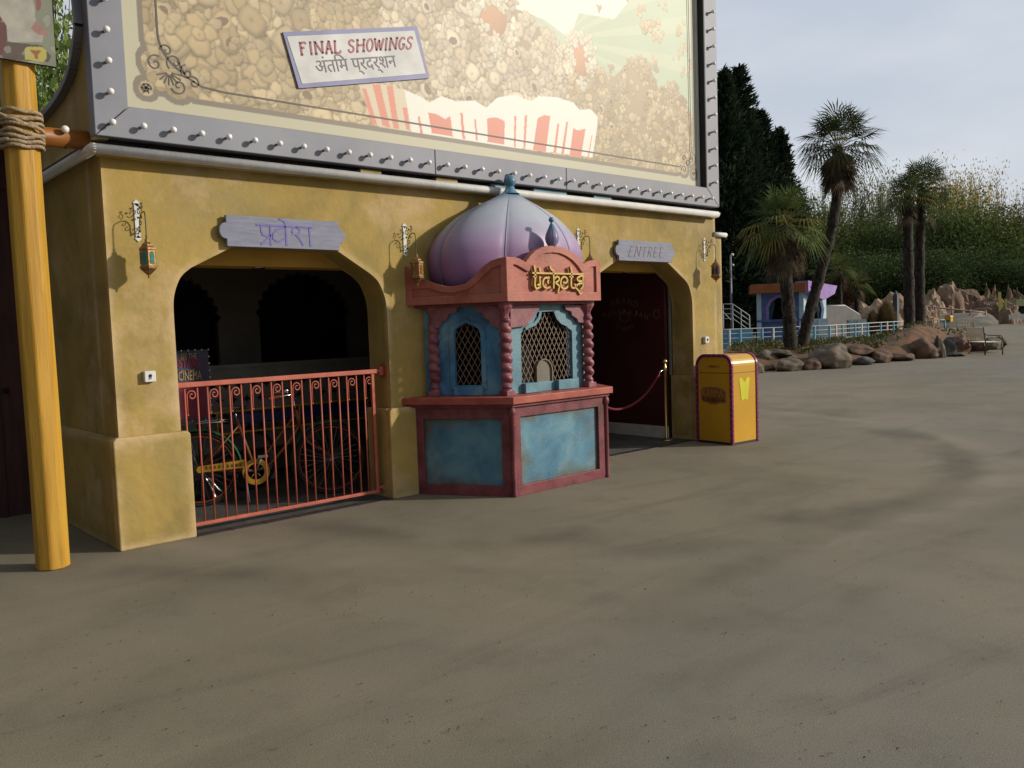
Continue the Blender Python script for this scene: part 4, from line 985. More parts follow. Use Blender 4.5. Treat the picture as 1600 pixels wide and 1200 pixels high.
# ================================================================== STANCHION + ROPE
sc_ = thing('rope_stanchion', (9.03, .27, 0), 'polished brass stanchion post at the edge of the open doorway', 'stanchion')
b = MB(); b.lathe([(.001, .003), (.10, .003), (.10, .012), (.085, .02), (.03, .03), (.018, .045), (.018, .92), (.024, .925), (.024, .99), (.016, 1.0), (.012, 1.03)], (9.03, .27, 0), 20); b.build('pole', M['brass'], sc_)
b = MB(); b.sphere((9.03, .27, 1.055), .034, 14, 10); b.build('ball_finial', M['brass'], sc_)
b = MB(); b.tube(smoothpts([(9.01, .27, .94), (8.93, .27, .93), (8.90, .27, .86)], 3), .008, 6); hk = b.build('hook', M['chrome'], sc_)
rp = [F(1028, 588, .27), F(1012, 612, .27), F(992, 630, .27), F(970, 639, .27), F(950, 637, .27), F(925, 620, .27), F(900, 590, .27)]
b = MB(); b.tube(smoothpts([(8.90, .27, .87)]+[(p.x, .27, p.z) for p in rp], 5), .016, 8)
tag(b.build('barrier_rope', mat('velvet_rope', (.14, .008, .02), 30, .8), loc=(8.3, .27, 0)), 'sagging dark red velvet rope hooked to the brass stanchion', 'rope')
s3 = copy_tree(sc_, loc=(rp[-1].x-.08, .27, 0), label='brass stanchion inside the doorway hidden behind the ticket booth'); 

# ================================================================== BIN
bn = thing('litter_bin', (9.36, -.47, 0), 'yellow round-topped litter bin with magenta studded edges beside the yellow wall', 'litter bin')
bA, bB = (9.14, -.13), (9.13, -.71)
W_, Dp, Hh = .575, .54, 1.15
bM = Matrix.Translation((9.135, -.145, 0)) @ Matrix.Rotation(-PI/2-R(4), 4, 'Z')   # x: towards -Y, y: towards +X
b_y = mat('bin_yellow', [(.50, .27, .014), (.57, .32, .018)], 1.6, .33, .02, 30, spec=.5); b_m = mat('bin_magenta', [(.16, .008, .07), (.21, .012, .10)], 5, .35)
overlay(b_y, (.35, .19, .03), 3, .6, .78, .4)
rad = .15
def outl(g, z0=.0): return [(g, z0), (g, Hh-rad)]+arc(rad, Hh-rad, rad-g, 180, 90, 8)[1:]+arc(W_-rad, Hh-rad, rad-g, 90, 0, 8)+[(W_-g, z0)]
b = MB(); b.M = bM; b.prism(outl(.012, .03), .012, Dp-.012); b.build('bin_body', b_y, bn)
for nm, (ya, yb) in (('edge_trim', (0, .035)), ('edge_trim', (Dp-.035, Dp))):
    b = MB(); b.M = bM; o_ = outl(0); i_ = outl(.038)
    k = len(o_); b.add([(p[0], ya, p[1]) for p in o_]+[(p[0], ya, p[1]) for p in i_]+[(p[0], yb, p[1]) for p in o_]+[(p[0], yb, p[1]) for p in i_],
        [f for i in range(k-1) for f in ((i, i+1, k+i+1, k+i), (2*k+i, 3*k+i, 3*k+i+1, 2*k+i+1), (i, 2*k+i, 2*k+i+1, i+1), (k+i, k+i+1, 3*k+i+1, 3*k+i))]+[(0, k, 3*k, 2*k), (k-1, 3*k-1, 4*k-1, 2*k-1)])
    tr = b.build(nm, b_m, bn, bevel=.003)
    b = MB(); b.M = bM; O = outl(-.001); ym = (ya+yb)/2; acc = 0
    for i in range(len(O)-1):
        p, q_ = Vector(O[i]), Vector(O[i+1]); l = (q_-p).length; d = .04-acc if acc else .04
        while d < l: c = p+(q_-p)*d/l; b.sphere((c.x, ym, c.y), .0045, 6, 4); d += .062
        acc = 0
    if ya == 0:
        I = outl(.019)
        for i in range(len(I)-1):
            p, q_ = Vector(I[i]), Vector(I[i+1]); l = (q_-p).length; d = .03
            while d < l: c = p+(q_-p)*d/l; b.sphere((c.x, -.001, c.y), .004, 6, 4); d += .08
    b.build('studs', M['bulb'], tr)
b = MB(); b.M = bM; b.box(.04, W_-.04, .0095, .0115, .905, .912); b.box(W_-.012, W_-.010, .04, Dp-.04, .905, .912); b.build('flap_seam', mat('seam', (.12, .06, .01), 5, .6), bn)
b = MB(); b.M = bM; b.box(.01, W_-.01, .01, Dp-.01, 0, .03); b.build('plinth', M['dark_metal'], bn)
red_i = mat('bin_dark_red', (.10, .012, .01), 9, .5); pale_i = mat('bin_pale_ink', (.38, .19, .07), 9, .5); brn = mat('bin_brown_ink', (.20, .085, .015), 9, .5)
lettering('bin_lettering', 'MERCI', .17, .032, bM @ Matrix.Translation((.205, .0105, .975)), red_i, bn)
b = MB(); b.M = bM; cx, cz = .27, .62
bp_ = [(cx-.20, cz-.06), (cx-.205, cz+.06), (cx-.16, cz+.105), (cx-.05, cz+.12), (cx+.06, cz+.12), (cx+.17, cz+.09), (cx+.21, cz+.05), (cx+.21, cz-.09), (cx+.10, cz-.10), (cx+.05, cz-.12), (cx-.05, cz-.12), (cx-.10, cz-.10), (cx-.15, cz-.10)]
b.prism(bp_, .0100, .0115); b.build('logo_plate', pale_i, bn)
b = MB(); b.M = bM; b.prism([(cx+(p[0]-cx)*.9, cz+(p[1]-cz)*.86) for p in bp_], .0085, .0098); b.build('logo_plate', brn, bn)
lettering('bin_lettering', 'KARMA', .33, .095, bM @ Matrix.Translation((cx-.165, .0084, cz-.015)), pale_i, bn)
lettering('bin_lettering', 'WORLD', .22, .045, bM @ Matrix.Translation((cx-.11, .0084, cz-.082)), red_i, bn)
b = MB(); b.M = bM
for sx_ in (-.15, .15):
    b.prism([(cx+sx_+(.022 if i % 2 == 0 else .009)*math.sin(i*PI/5), cz-.06+(.022 if i % 2 == 0 else .009)*math.cos(i*PI/5)) for i in range(10)], .007, .0084)
b.build('logo_star', red_i, bn)
# lime W on the sunlit side (faces -Y)
b = MB(); b.M = Matrix.Translation((9.135, -.145, 0)) @ Matrix.Rotation(-R(4), 4, 'Z') @ Matrix.Translation((.012, -W_, 0)); cx, cz = (Dp-.03)/2, .70
wpts = [(-.135, .13), (-.09, .145), (-.045, .13), (-.03, .105), (0, .085), (.03, .105), (.045, .13), (.09, .145), (.135, .13), (.115, .05), (.10, -.03), (.085, -.13), (.055, -.15), (.03, -.145), (0, -.125), (-.03, -.145), (-.055, -.15), (-.085, -.13), (-.10, -.03), (-.115, .05)]
b.prism([(cx+p[0]*.82, cz+p[1]) for p in wpts], .0085, .0115); b.build('logo_letter', mat('lime_print', [(.52, .50, .012), (.58, .56, .02)], 4, .4), bn)

# ================================================================== WOODEN POST, BEAM, ROPE, PICTURE BOARD
pc = Vector((1.495, -.12, 0))
wp_ = thing('wooden_post', pc, 'tall chamfered yellow timber post standing in front of the building', 'post')
def octo(r, rot): return [(pc.x+r*math.cos(R(rot+a)), pc.y+r*math.sin(R(rot+a))) for a in (-22, 22, 68, 112, 158, 202, 248, 292)]
b = MB(); V_ = []; zz = [0, .01, .6, 1.2, 1.8, 2.4, 3.0, 3.6, 4.4, 5.2]; n = 8
for k_, z in enumerate(zz):
    r = .112 if k_ else .108; cx = .003*math.sin(z*2)
    V_ += [(p[0]+cx, p[1], z) for p in octo(r, 3)]
b.add(V_, [(i*n+j, i*n+(j+1) % n, (i+1)*n+(j+1) % n, (i+1)*n+j) for i in range(len(zz)-1) for j in range(n)]+[tuple(range(n-1, -1, -1)), tuple(range((len(zz)-1)*n, len(zz)*n))], False)
b.build('timber', M['post'], wp_, bevel=.012)
lb_ = thing('log_beam', (1.0, .04, 3.06), 'short brown horizontal log running from the post to the billboard corner', 'beam')
b = MB(); b.tube([(-2.0, .06, 3.02), (.5, .04, 3.04), (1.5, .03, 3.06), (1.962, .02, 3.065)], .068, 16); b.build('log', M['beam'], lb_)
b = MB(); b.tube([(1.80+.0, .03, 3.063), (1.812, .03, 3.063)], .0705, 16); b.build('band', M['dark_metal'], lb_)
c = F(102, 202, -.07)
sb_ = thing('round_bulb', (c.x, c.y, c.z), 'single round white bulb in front of the brown log beam', 'bulb')
b = MB(); b.sphere((c.x, c.y, c.z), .027, 14, 9); b.build('globe', M['bulb'], sb_); b = MB(); b.tube([(c.x, c.y+.01, c.z), (c.x, .02, 3.06)], .01, 6); b.build('holder', M['dark_metal'], sb_)
b = MB()
for (z, tl, ph, rr) in ((2.935, .02, 0, .128), (2.968, .035, .4, .129), (3.0, -.10, 1.0, .133), (3.03, .13, .2, .135), (3.065, -.12, 1.3, .136), (3.095, .06, .2, .132), (3.125, .04, .6, .13), (3.155, -.03, .9, .129)):
    pts = []
    for i in range(36):
        a = 2*PI*i/36; sq_ = 1-.05*math.cos(4*(a-.1)); pts.append((pc.x+rr*sq_*math.cos(a), pc.y+rr*sq_*math.sin(a), z+tl*math.sin(a+ph)*.35+.004*math.sin(5*a)))
    # twisted three-strand look
    for s_ in range(3):
        tw = [(p[0]+.007*math.cos(i*1.35+s_*2.09)*math.cos(2*PI*i/36), p[1]+.007*math.cos(i*1.35+s_*2.09)*math.sin(2*PI*i/36), p[2]+.007*math.sin(i*1.35+s_*2.09)) for i, p in enumerate(smoothpts(pts, 4, True))]
        b.tube(tw, .0085, 6, closed=True)
for (x_, sgn) in ((-1, 1), (-1, -1)):
    pts = [(1.40, -.22, 3.04+sgn*.07), (1.30, -.12, 3.06+sgn*.10), (1.24, .04, 3.05+sgn*.085), (1.26, .15, 3.03), (1.36, .12, 3.0)]
    b.tube(smoothpts(pts, 5), .014, 8)
tag(b.build('rope_lashing', M['rope'], loc=(1.495, -.12, 3.0)), 'thick beige rope wound round the wooden post over the log beam', 'rope')
# picture board fixed to the post top
Yb_ = -.26
bo = thing('picture_board', (1.3, Yb_, 3.47), 'weathered painted picture board fixed to the top of the wooden post', 'board')
xr = F(88, 104, Yb_).x; zb_ = F(60, 100, Yb_).z
NX2, NZ2 = 150, 150; bx0, bx1, bz0, bz1 = xr-1.6, xr, zb_, zb_+1.5
g2x = np.linspace(bx0, bx1, NX2*2); g2z = np.linspace(bz0, bz1, NZ2*2); HX, HZ = np.meshgrid(g2x, g2z)
GX, GZ = HX, HZ; NX, NZ = NX2*2, NZ2*2; PX0, PX1, PZ0, PZ1 = bx0, bx1, bz0, bz1
n1 = nmap(.18, 31, 4); n2 = nmap(.06, 32, 3); n3 = nmap(.4, 33, 2)
def W2(px, py): q = F(px, py, Yb_); return (q.x, q.z)
im = (lin(135, 142, 122)*(.75+.5*n1[..., None]))
wl_ = inpoly([W2(-90, -130), W2(60, -120), W2(52, 0), W2(56, 30), W2(68, 55), W2(66, 66), W2(20, 66), W2(8, 64), W2(-8, 20), W2(-90, 0)])
im[wl_] = (lin(188, 184, 172)*(.72+.5*n2[..., None]))[wl_]
im[inpoly([W2(50, -30), W2(64, -30), W2(64, 14), W2(58, 18)])] = lin(150, 92, 80)
pk = inpoly([W2(48, 45), W2(56, 32), W2(68, 42), W2(78, 56), W2(60, 54)]); im[pk] = (lin(176, 134, 122)*(.8+.4*n2[..., None]))[pk]
bw = inpoly([W2(-90, 64), W2(8, 65), W2(66, 71), W2(80, 88), W2(76, 97), W2(-90, 88)]); im[bw] = (lin(98, 84, 76)*(.8+.4*n2[..., None]))[bw]
mr_ = inpoly([W2(-90, 10), W2(0, 24), W2(10, 40), W2(12, 62), W2(0, 95), W2(-90, 90)]); im[mr_] = (lin(112, 70, 64)*(.8+.4*n1[..., None]))[mr_]
im[inpoly([W2(38, 78), W2(42, 73), W2(66, 73), W2(73, 80), W2(73, 90), W2(68, 97), W2(39, 92)])] = lin(196, 188, 92)
im[inpoly([W2(46, 78), W2(65, 79), W2(59, 86), W2(60, 92), W2(54, 92), W2(54, 86)])] = lin(168, 98, 58)
sp = n2 > .68; im[sp] = im[sp]*.6+lin(190, 186, 176)*.4
V = np.stack([GX, np.full_like(GX, Yb_), GZ], -1).reshape(-1, 3); ii = (np.arange(NZ-1)[:, None]*NX+np.arange(NX-1)[None]).ravel(); Q = np.stack([ii, ii+1, ii+1+NX, ii+NX], 1)
pm2 = mat('weathered_print', (.5, .5, .5), 2, .55, spec=.4); n = pm2.node_tree; at = n.nodes.new('ShaderNodeVertexColor'); at.layer_name = 'ink'; n.links.new(at.outputs[0], n.nodes['Principled BSDF'].inputs['Base Color'])
po2 = meshobj('painted_face', V, Q, pm2, bo); ca = po2.data.color_attributes.new('ink', 'FLOAT_COLOR', 'POINT'); ca.data.foreach_set('color', np.concatenate([np.clip(im*.62, 0, 1).reshape(-1, 3), np.ones((NX*NZ, 1))], 1).astype(np.float32).ravel())
b = MB(); b.box(bx0, bx1, Yb_+.002, Yb_+.03, bz0, bz1); b.build('backing', M['dark_metal'], bo)

# ================================================================== TICKET BOOTH
HC = (5.87, .22)
tb = thing('ticket_booth', (5.87, -.3, 0), 'blue and red painted ticket booth with onion dome, twisted columns and gold tickets lettering', 'ticket booth')
def ring(Rr):
    fy = HC[1]-Rr*.866; t = (0-fy)/.866
    return [(HC[0]-Rr/2-.5*t, -.002), (HC[0]-Rr/2, fy), (HC[0]+Rr/2, fy), (HC[0]+Rr/2+.5*t, -.002)]
def slab(mb, Rr, z0, z1):
    q = ring(Rr); v = [(p[0], p[1], z) for z in (z0, z1) for p in q]
    mb.add(v, [(3, 2, 1, 0), (4, 5, 6, 7)]+[(i, (i+1) % 4, (i+1) % 4+4, i+4) for i in range(4)], False)
def faces(Rr): q = ring(Rr); return [frame(q[0], q[1]), frame(q[1], q[2]), frame(q[2], q[3])], [((Vector(q[i])-Vector(q[i+1])).length) for i in range(3)]
def PL(px, py, Mf):
    n = Mf.to_3x3() @ Vector((0, 1, 0)); o = Mf.translation; d = ray(px, py); t = (o-CAM).dot(n)/d.dot(n); q = Mf.inverted() @ (CAM+d*t); return (q.x, q.z)
def c8(cx, cy, Mf): return PL(620+cx/3.53, 460+cy/3.53, Mf)
RB = 1.30
FM, FL_ = faces(RB)
# base: core, frames, panels
b = MB(); slab(b, RB-.06, 0, .87); b.build('base_core', M['blue'], tb)
for i in range(3):
    L = FL_[i]
    if i == 0: p = c8(190, 680, FM[0]); q = c8(600, 1060, FM[0])
    elif i == 1: p = c8(690, 665, FM[1]); q = c8(1108, 975, FM[1])
    if i == 0: hx0, hx1, hz0, hz1 = .14, L-.11, .10, .735
    elif i == 1: hx0, hx1, hz0, hz1 = .105, L-.115, .10, .745
    else: hx0, hx1, hz0, hz1 = .11, L-.14, .10, .735
    b = MB(); b.M = FM[i]; b.prism([(0, .0), (L, .0), (L, .865), (0, .865)], 0, .05, [[(hx0, hz0), (hx1, hz0), (hx1, hz1), (hx0, hz1)]]); b.build('panel_frame', M['maroon'], tb, bevel=.004)
    b = MB(); b.M = FM[i]; b.box(hx0-.02, hx1+.02, .032, .055, hz0-.02, hz1+.02); b.build('base_panel', M['blue_panel'], tb)
for i, p in enumerate(ring(RB)):
    if i in (0, 3): p = (p[0]+(.03 if i == 0 else -.03), p[1]-.02)
    b = MB(); b.lathe([(.028, 0), (.03, .02), (.024, .04), (.024, .76), (.034, .775), (.038, .80), (.034, .825), (.024, .835), (.024, .868)], (p[0], p[1], 0), 14); b.build('corner_rod', M['maroon'], tb)
b = MB(); slab(b, RB+.081, .875, .942); b.build('counter', M['counter'], tb, bevel=.006)
b = MB(); slab(b, RB+.04, .845, .872); b.build('counter_moulding', M['maroon'], tb, bevel=.004)
# upper walls
RU = 1.08
UM, UL = faces(RU)
ZU0, ZU1 = .945, 1.80
def cz8(lst, Mf): return [c8(x, y, Mf) for x, y in lst]
w_left = cz8([(327, 503), (318, 230), (322, 195), (345, 178), (372, 165), (380, 155), (392, 163), (425, 175), (452, 192), (462, 225), (470, 500)], UM[0])
w_front = cz8([(690, 490), (684, 215), (692, 208), (695, 190), (712, 180), (735, 172), (752, 158), (765, 130), (775, 98), (872, 92), (886, 125), (900, 150), (930, 163), (948, 170), (952, 190), (966, 200), (972, 468)], UM[1])
Lr = UL[2]; w_right = [(Lr-p[0], p[1]) for p in w_left][::-1]
DK = M['black']
for i, wn in enumerate((w_left, w_front, w_right)):
    L = UL[i]; b = MB(); b.M = UM[i]
    b.prism([(0, ZU0), (L, ZU0), (L, ZU1), (0, ZU1)], 0, .035, [wn]); b.build('window_wall', M['blue'] if i != 1 else M['teal'], tb, bevel=.003)
    # raised trim round the opening
    if i != 1:
        cx = sum(p[0] for p in wn)/len(wn); cz = sum(p[1] for p in wn)/len(wn)
        b = MB(); b.M = UM[i]; b.prism([(cx+(p[0]-cx)*1.38, cz+(p[1]-cz)*1.13+.02) for p in wn], -.014, 0, [[(cx+(p[0]-cx)*1.02, cz+(p[1]-cz)*1.01) for p in wn]]); b.build('window_surround', M['blue'], tb, bevel=.003)
    # lattice behind the opening
    xs = [p[0] for p in wn]; zs = [p[1] for p in wn]; x0, x1, z0, z1 = min(xs)-.03, max(xs)+.03, min(zs)-.03, max(zs)+.03
    fam = []
    sl = 1.75; sp_ = .062
    b = MB(); b.M = UM[i]
    for sgn in (1, -1):
        c_ = -4.0
        while c_ < 4:
            pts = []
            for (xa) in (x0, x1):
                z = sgn*sl*(xa-x0)+c_
                pts.append((xa, z))
            (xa, za), (xb, zb__) = pts
            # clip in z
            def cl(xa, za, xb, zb_):
                if max(za, zb_) < z0 or min(za, zb_) > z1: return None
                out = []
                for (x_, z_) in ((xa, za), (xb, zb_)):
                    zc = min(max(z_, z0), z1); out.append((xa+(zc-za)*(xb-xa)/(zb_-za), zc))
                return out
            r_ = cl(xa, za, xb, zb__)
            if r_ and abs(r_[0][0]-r_[1][0]) > .01: b.stroke(r_, .0075, .037+(.004 if sgn > 0 else 0), .041+(.004 if sgn > 0 else 0))
            c_ += sp_*sl
    b.build('window_lattice', M['lattice'], tb)
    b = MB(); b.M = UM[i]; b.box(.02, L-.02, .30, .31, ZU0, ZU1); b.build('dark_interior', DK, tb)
    # scalloped spandrels
    if i == 0:
        A_ = cz8([(190, 62), (190, 215), (222, 188), (246, 182), (252, 158), (282, 140), (292, 112), (330, 100), (350, 62)], UM[0]); B_ = cz8([(590, 62), (590, 205), (550, 178), (528, 172), (520, 145), (488, 128), (478, 102), (448, 95), (440, 62)], UM[0])
    elif i == 1:
        A_ = cz8([(610, 60), (610, 185), (668, 178), (705, 172), (712, 150), (738, 128), (745, 98), (768, 88), (770, 60)], UM[1]); B_ = cz8([(1060, 60), (1060, 175), (1028, 162), (985, 155), (978, 135), (950, 118), (945, 95), (915, 85), (910, 60)], UM[1])
    else: A_, B_ = [[(Lr-p[0], p[1]) for p in q] for q in (A0_, B0_)]
    if i == 0: A0_, B0_ = A_, B_
    for q in (A_, B_):
        q = [(min(max(p[0], -.04), L+.04), p[1]) for p in q]
        b = MB(); b.M = UM[i]; b.prism(q, -.045, -.016); b.build('scalloped_spandrel', M['rose'], tb, bevel=.004)
# teal curved trim inside front opening top
b = MB(); b.M = UM[1]
for seg in ([(706, 190), (725, 176), (755, 165), (780, 135), (790, 98)], [(868, 92), (882, 128), (905, 155), (935, 168), (950, 185)]):
    b.stroke(cz8(seg, UM[1]), .035, -.012, .0)
build_each(b, 'window_surround', M['teal'], tb, .003)
# ticket hole and sills
b = MB(); b.M = UM[1]; hp = cz8([(782, 512), (780, 400), (790, 375), (808, 360), (826, 357), (845, 367), (858, 385), (864, 410), (866, 516)], UM[1])
b.stroke(hp, .014, .012, .045); b.build('hatch_rim', M['lattice'], tb)
b = MB(); b.M = UM[1]; b.prism(hp, .030, .036); b.build('hatch_plate', mat('cloudy_perspex', (.16, .15, .125), 6, .3, spec=.6), tb)
for (p_, q_, i) in (((690, 492), (782, 536), 1), ((872, 472), (985, 520), 1), ((325, 508), (482, 556), 0)):
    a = c8(*p_, UM[i]); c_ = c8(*q_, UM[i]); b = MB(); b.M = UM[i]; b.box(a[0], c_[0], -.055, .02, .945, a[1]+.0); b.build('window_sill', M['blue'] if i == 0 else M['teal'], tb, bevel=.004)
b = MB(); b.M = UM[2]; b.box(Lr-c_[0], Lr-a[0], -.055, .02, .945, a[1]); b.build('window_sill', M['blue'], tb, bevel=.004)
# columns
def column(x, y):
    c = thing('x', (0, 0, 0), '', ''); bpy.data.objects.remove(c)
    b = MB(); nn, kk = 20, 90; z0, z1 = 1.01, 1.665; v = []
    for k in range(kk+1):
        z = z0+(z1-z0)*k/kk; tp = min(1, .75+.25*math.sin(PI*k/kk)**.3)
        for j in range(nn):
            a = 2*PI*j/nn; r = (.034+.029*abs(math.sin(a/2+PI*(z/.094))))*tp; v.append((x+r*math.cos(a), y+r*math.sin(a), z))
    b.add(v, [(k*nn+j, k*nn+(j+1) % nn, (k+1)*nn+(j+1) % nn, (k+1)*nn+j) for k in range(kk) for j in range(nn)], True)
    col_ = b.build('twisted_column', M['column'], tb)
    b = MB(); b.M = Matrix.Translation((x, y, 0)) @ Matrix.Rotation(R(30 if x < 5.7 else (-30 if x > 6.1 else 0)), 4, 'Z') if abs(x-5.87) > .8 else Matrix.Translation((x, y, 0))
    b.box(-.055, .055, -.055, .055, .943, .99); b.lathe([(.052, .99), (.050, 1.0), (.04, 1.012), (.001, 1.013)], (0, 0, 0), 16); b.build('column_base', M['column'], col_, bevel=.004)
    b = MB(); b.lathe([(.001, 1.655), (.04, 1.66), (.045, 1.675), (.034, 1.69), (.036, 1.71), (.05, 1.745), (.068, 1.775), (.072, 1.79), (.072, 1.824)], (x, y, 0), 8, fn=lambda a, z: 1+.06*math.cos(8*a), smooth=False); b.build('column_capital', M['column'], col_, bevel=.003)
q = ring(1.13)
for p in ((q[0][0]+.085, -.10), q[1], q[2], (q[3][0]-.085, -.10)): column(*p)
# canopy
RC = 1.283
CM, CL = faces(RC)
ZC0 = 1.826
b = MB(); slab(b, RC-.055, ZC0+.004, ZC0+.15); slab(b, RC-.09, ZC0-.028, ZC0+.003); b.build('canopy_core', M['maroon'], tb)
def c4(cx, cy): return PL(780+cx/8.889, 380+cy/8.889, CM[1])
def c7(cx, cy): return PL(620+cx/4.444, 260+cy/4.444, CM[0])
Lf = CL[1]
top_f = [(x, z) for x, z in [c4(*p) for p in ((170, 192), (230, 196), (290, 215), (340, 245), (372, 262))]]
archo = [c4(*p) for p in ((385, 240), (430, 175), (500, 105), (590, 55), (700, 35), (800, 38), (900, 62), (1000, 110), (1080, 175), (1140, 240), (1175, 285))]
tail = [c4(*p) for p in ((1215, 262), (1270, 240), (1330, 232))]
outer = [(0, ZC0), (0, c4(130, 188)[1])]+top_f+archo+tail+[(Lf, c4(1400, 235)[1]), (Lf, ZC0)]
innr = [(.075, ZC0+.085)]+[c4(*p) for p in ((200, 292), (250, 305), (320, 345), (385, 385), (420, 395))]+[c4(*p) for p in ((455, 300), (500, 230), (560, 175), (650, 138), (750, 128), (850, 140), (940, 180), (1020, 235), (1090, 310), (1150, 400))]+[c4(*p) for p in ((1190, 395), (1240, 352), (1300, 325), (1345, 320))]+[(c4(1345, 320)[0], ZC0+.085)]
b = MB(); b.M = CM[1]; b.prism(outer, 0, .07, [innr]); b.build('canopy_rim', M['canopy'], tb, bevel=.005)
b = MB(); b.M = CM[1]; b.prism([(p[0]*.985+.008, p[1]-.012) if p[1] > ZC0+.01 else (p[0]*.985+.008, p[1]+.004) for p in outer], .022, .069); b.build('canopy_panel', M['canopy'], tb)
Ll = CL[0]
wave = [c7(*p) for p in ((170, 778), (250, 810), (330, 830), (400, 832), (470, 815), (530, 770), (590, 700), (650, 655), (710, 635))]
zL = c7(88, 690)[1]
zEnd = outer[1][1]
outl_ = [(0, ZC0), (0, zL), (.04, zL-.01), (.09, zL-.10)]+wave+[(Ll, zEnd), (Ll, ZC0)]
inl = [(.06, ZC0+.075)]+[(.07, c7(150, 850)[1])]+[c7(x, y) for x, y in ((210, 845), (300, 872), (400, 878), (490, 855), (545, 815), (600, 760), (660, 705), (720, 685))]+[(Ll-.065, ZC0+.075)]
b = MB(); b.M = CM[0]; b.prism(outl_, 0, .07, [inl]); b.build('canopy_rim', M['canopy'], tb, bevel=.005)
b = MB(); b.M = CM[0]; b.prism([(p[0]*.985+.008, p[1]-.012) if p[1] > ZC0+.01 else (p[0]*.985+.008, p[1]+.004) for p in outl_], .022, .069); b.build('canopy_panel', M['canopy'], tb)
flip = lambda P_: [(Ll-p[0], p[1]) for p in P_][::-1]
b = MB(); b.M = CM[2]; b.prism(flip(outl_), 0, .07, [flip(inl)]); b.build('canopy_rim', M['canopy'], tb, bevel=.005)
b = MB(); b.M = CM[2]; b.prism(flip([(p[0]*.985+.008, p[1]-.012) if p[1] > ZC0+.01 else (p[0]*.985+.008, p[1]+.004) for p in outl_]), .022, .069); b.build('canopy_panel', M['canopy'], tb)
# roof deck under the dome
b = MB(); slab(b, RC-.08, ZC0+.15, ZC0+.17); b.build('roof_deck', M['maroon'], tb)
# gold lettering
b = MB(); b.M = CM[1]
for st, w_ in (([(440, 415), (700, 422), (1160, 432)], .016), ([(462, 310), (475, 350), (482, 420), (478, 520), (478, 590), (495, 628), (525, 625), (542, 600), (528, 575), (512, 585)], .018), ([(452, 468), (500, 462)], .014), ([(545, 462), (545, 500), (548, 560), (552, 625)], .018),
               ([(540, 340), (548, 400)], .016), ([(665, 462), (668, 500), (640, 480), (610, 490), (590, 530), (590, 580), (615, 615), (655, 625), (690, 605)], .018), ([(668, 500), (655, 540), (668, 560)], .018), ([(685, 315), (700, 360), (728, 385), (735, 430), (738, 520), (738, 632)], .018),
               ([(745, 500), (770, 472), (800, 470), (815, 500), (795, 530), (765, 545), (785, 570), (815, 600), (805, 650), (800, 690)], .018), ([(865, 540), (900, 555), (925, 525), (915, 485), (880, 468), (850, 490), (835, 540), (840, 600), (870, 630), (905, 628), (935, 600)], .018),
               ([(970, 328), (982, 370), (985, 430), (980, 520), (980, 590), (1000, 622), (1035, 618), (1048, 590), (1025, 572)], .018), ([(955, 468), (1010, 465)], .014), ([(1140, 455), (1100, 462), (1068, 485), (1070, 515), (1105, 530), (1140, 522)], .018), ([(1140, 560), (1100, 560), (1060, 585), (1050, 625), (1080, 655), (1110, 705), (1132, 685)], .018), ([(1150, 432), (1140, 520), (1142, 600), (1110, 640)], .014)):
    b.stroke(smoothpts([(*c4(*p), 0) for p in st], 3), w_, -.022, .010)
b.build('gold_lettering', M['gold'], tb, bevel=.002)
# dome
prof = [(.80, 1.97), (.815, 2.05), (.832, 2.15), (.838, 2.26), (.825, 2.36), (.79, 2.44), (.735, 2.52), (.66, 2.60), (.565, 2.68), (.455, 2.75), (.345, 2.81), (.24, 2.86), (.15, 2.905), (.09, 2.94), (.062, 2.97), (.048, 3.0), (.040, 3.02)]
b = MB(); nn = 120; v = []; DX, DY = 1.11, .66
fine = smoothpts([(r, z, 0) for r, z in prof], 4)
for p in fine:
    s_ = max(0, min(1, (p.y-2.28)/.67)); cx = 5.87; cy = -.20-.07*s_
    gr = .055*min(1, max(0, (2.95-p.y)/.15))
    for j in range(nn):
        a = 2*PI*j/nn; rr = p.x*(1-gr+(gr+.012)*abs(math.sin(3*a))**.55); v.append((cx+DX*rr*math.cos(a), cy+DY*rr*math.sin(a), p.y))
b.add(v, [(k*nn+j, k*nn+(j+1) % nn, (k+1)*nn+(j+1) % nn, (k+1)*nn+j) for k in range(len(fine)-1) for j in range(nn)], True)
dm = b.build('onion_dome', M['dome'], tb)
b = MB()
for a in (240, 300, 180, 0):
    pts = []
    for p in fine[2:-6]:
        s_ = max(0, min(1, (p.y-2.28)/.67)); cx = 5.87; cy = -.20-.07*s_; rr = p.x*(1-.048); pts.append((cx+DX*rr*math.cos(R(a)), cy+DY*rr*math.sin(R(a)), p.y))
    b.tube(pts, .006, 6)
b.build('dome_rib', mat('rib_paint', [(.20, .24, .36), (.26, .30, .42)], 3, .45), dm)
b = MB(); b.lathe([(.10, 2.935), (.07, 2.955), (.05, 2.98), (.045, 3.01), (.03, 3.02)], (5.87, -.27, 0), 20); b.sphere((5.87, -.27, 3.068), .063, 20, 14); b.build('finial_ball', M['dome_blue'], tb)
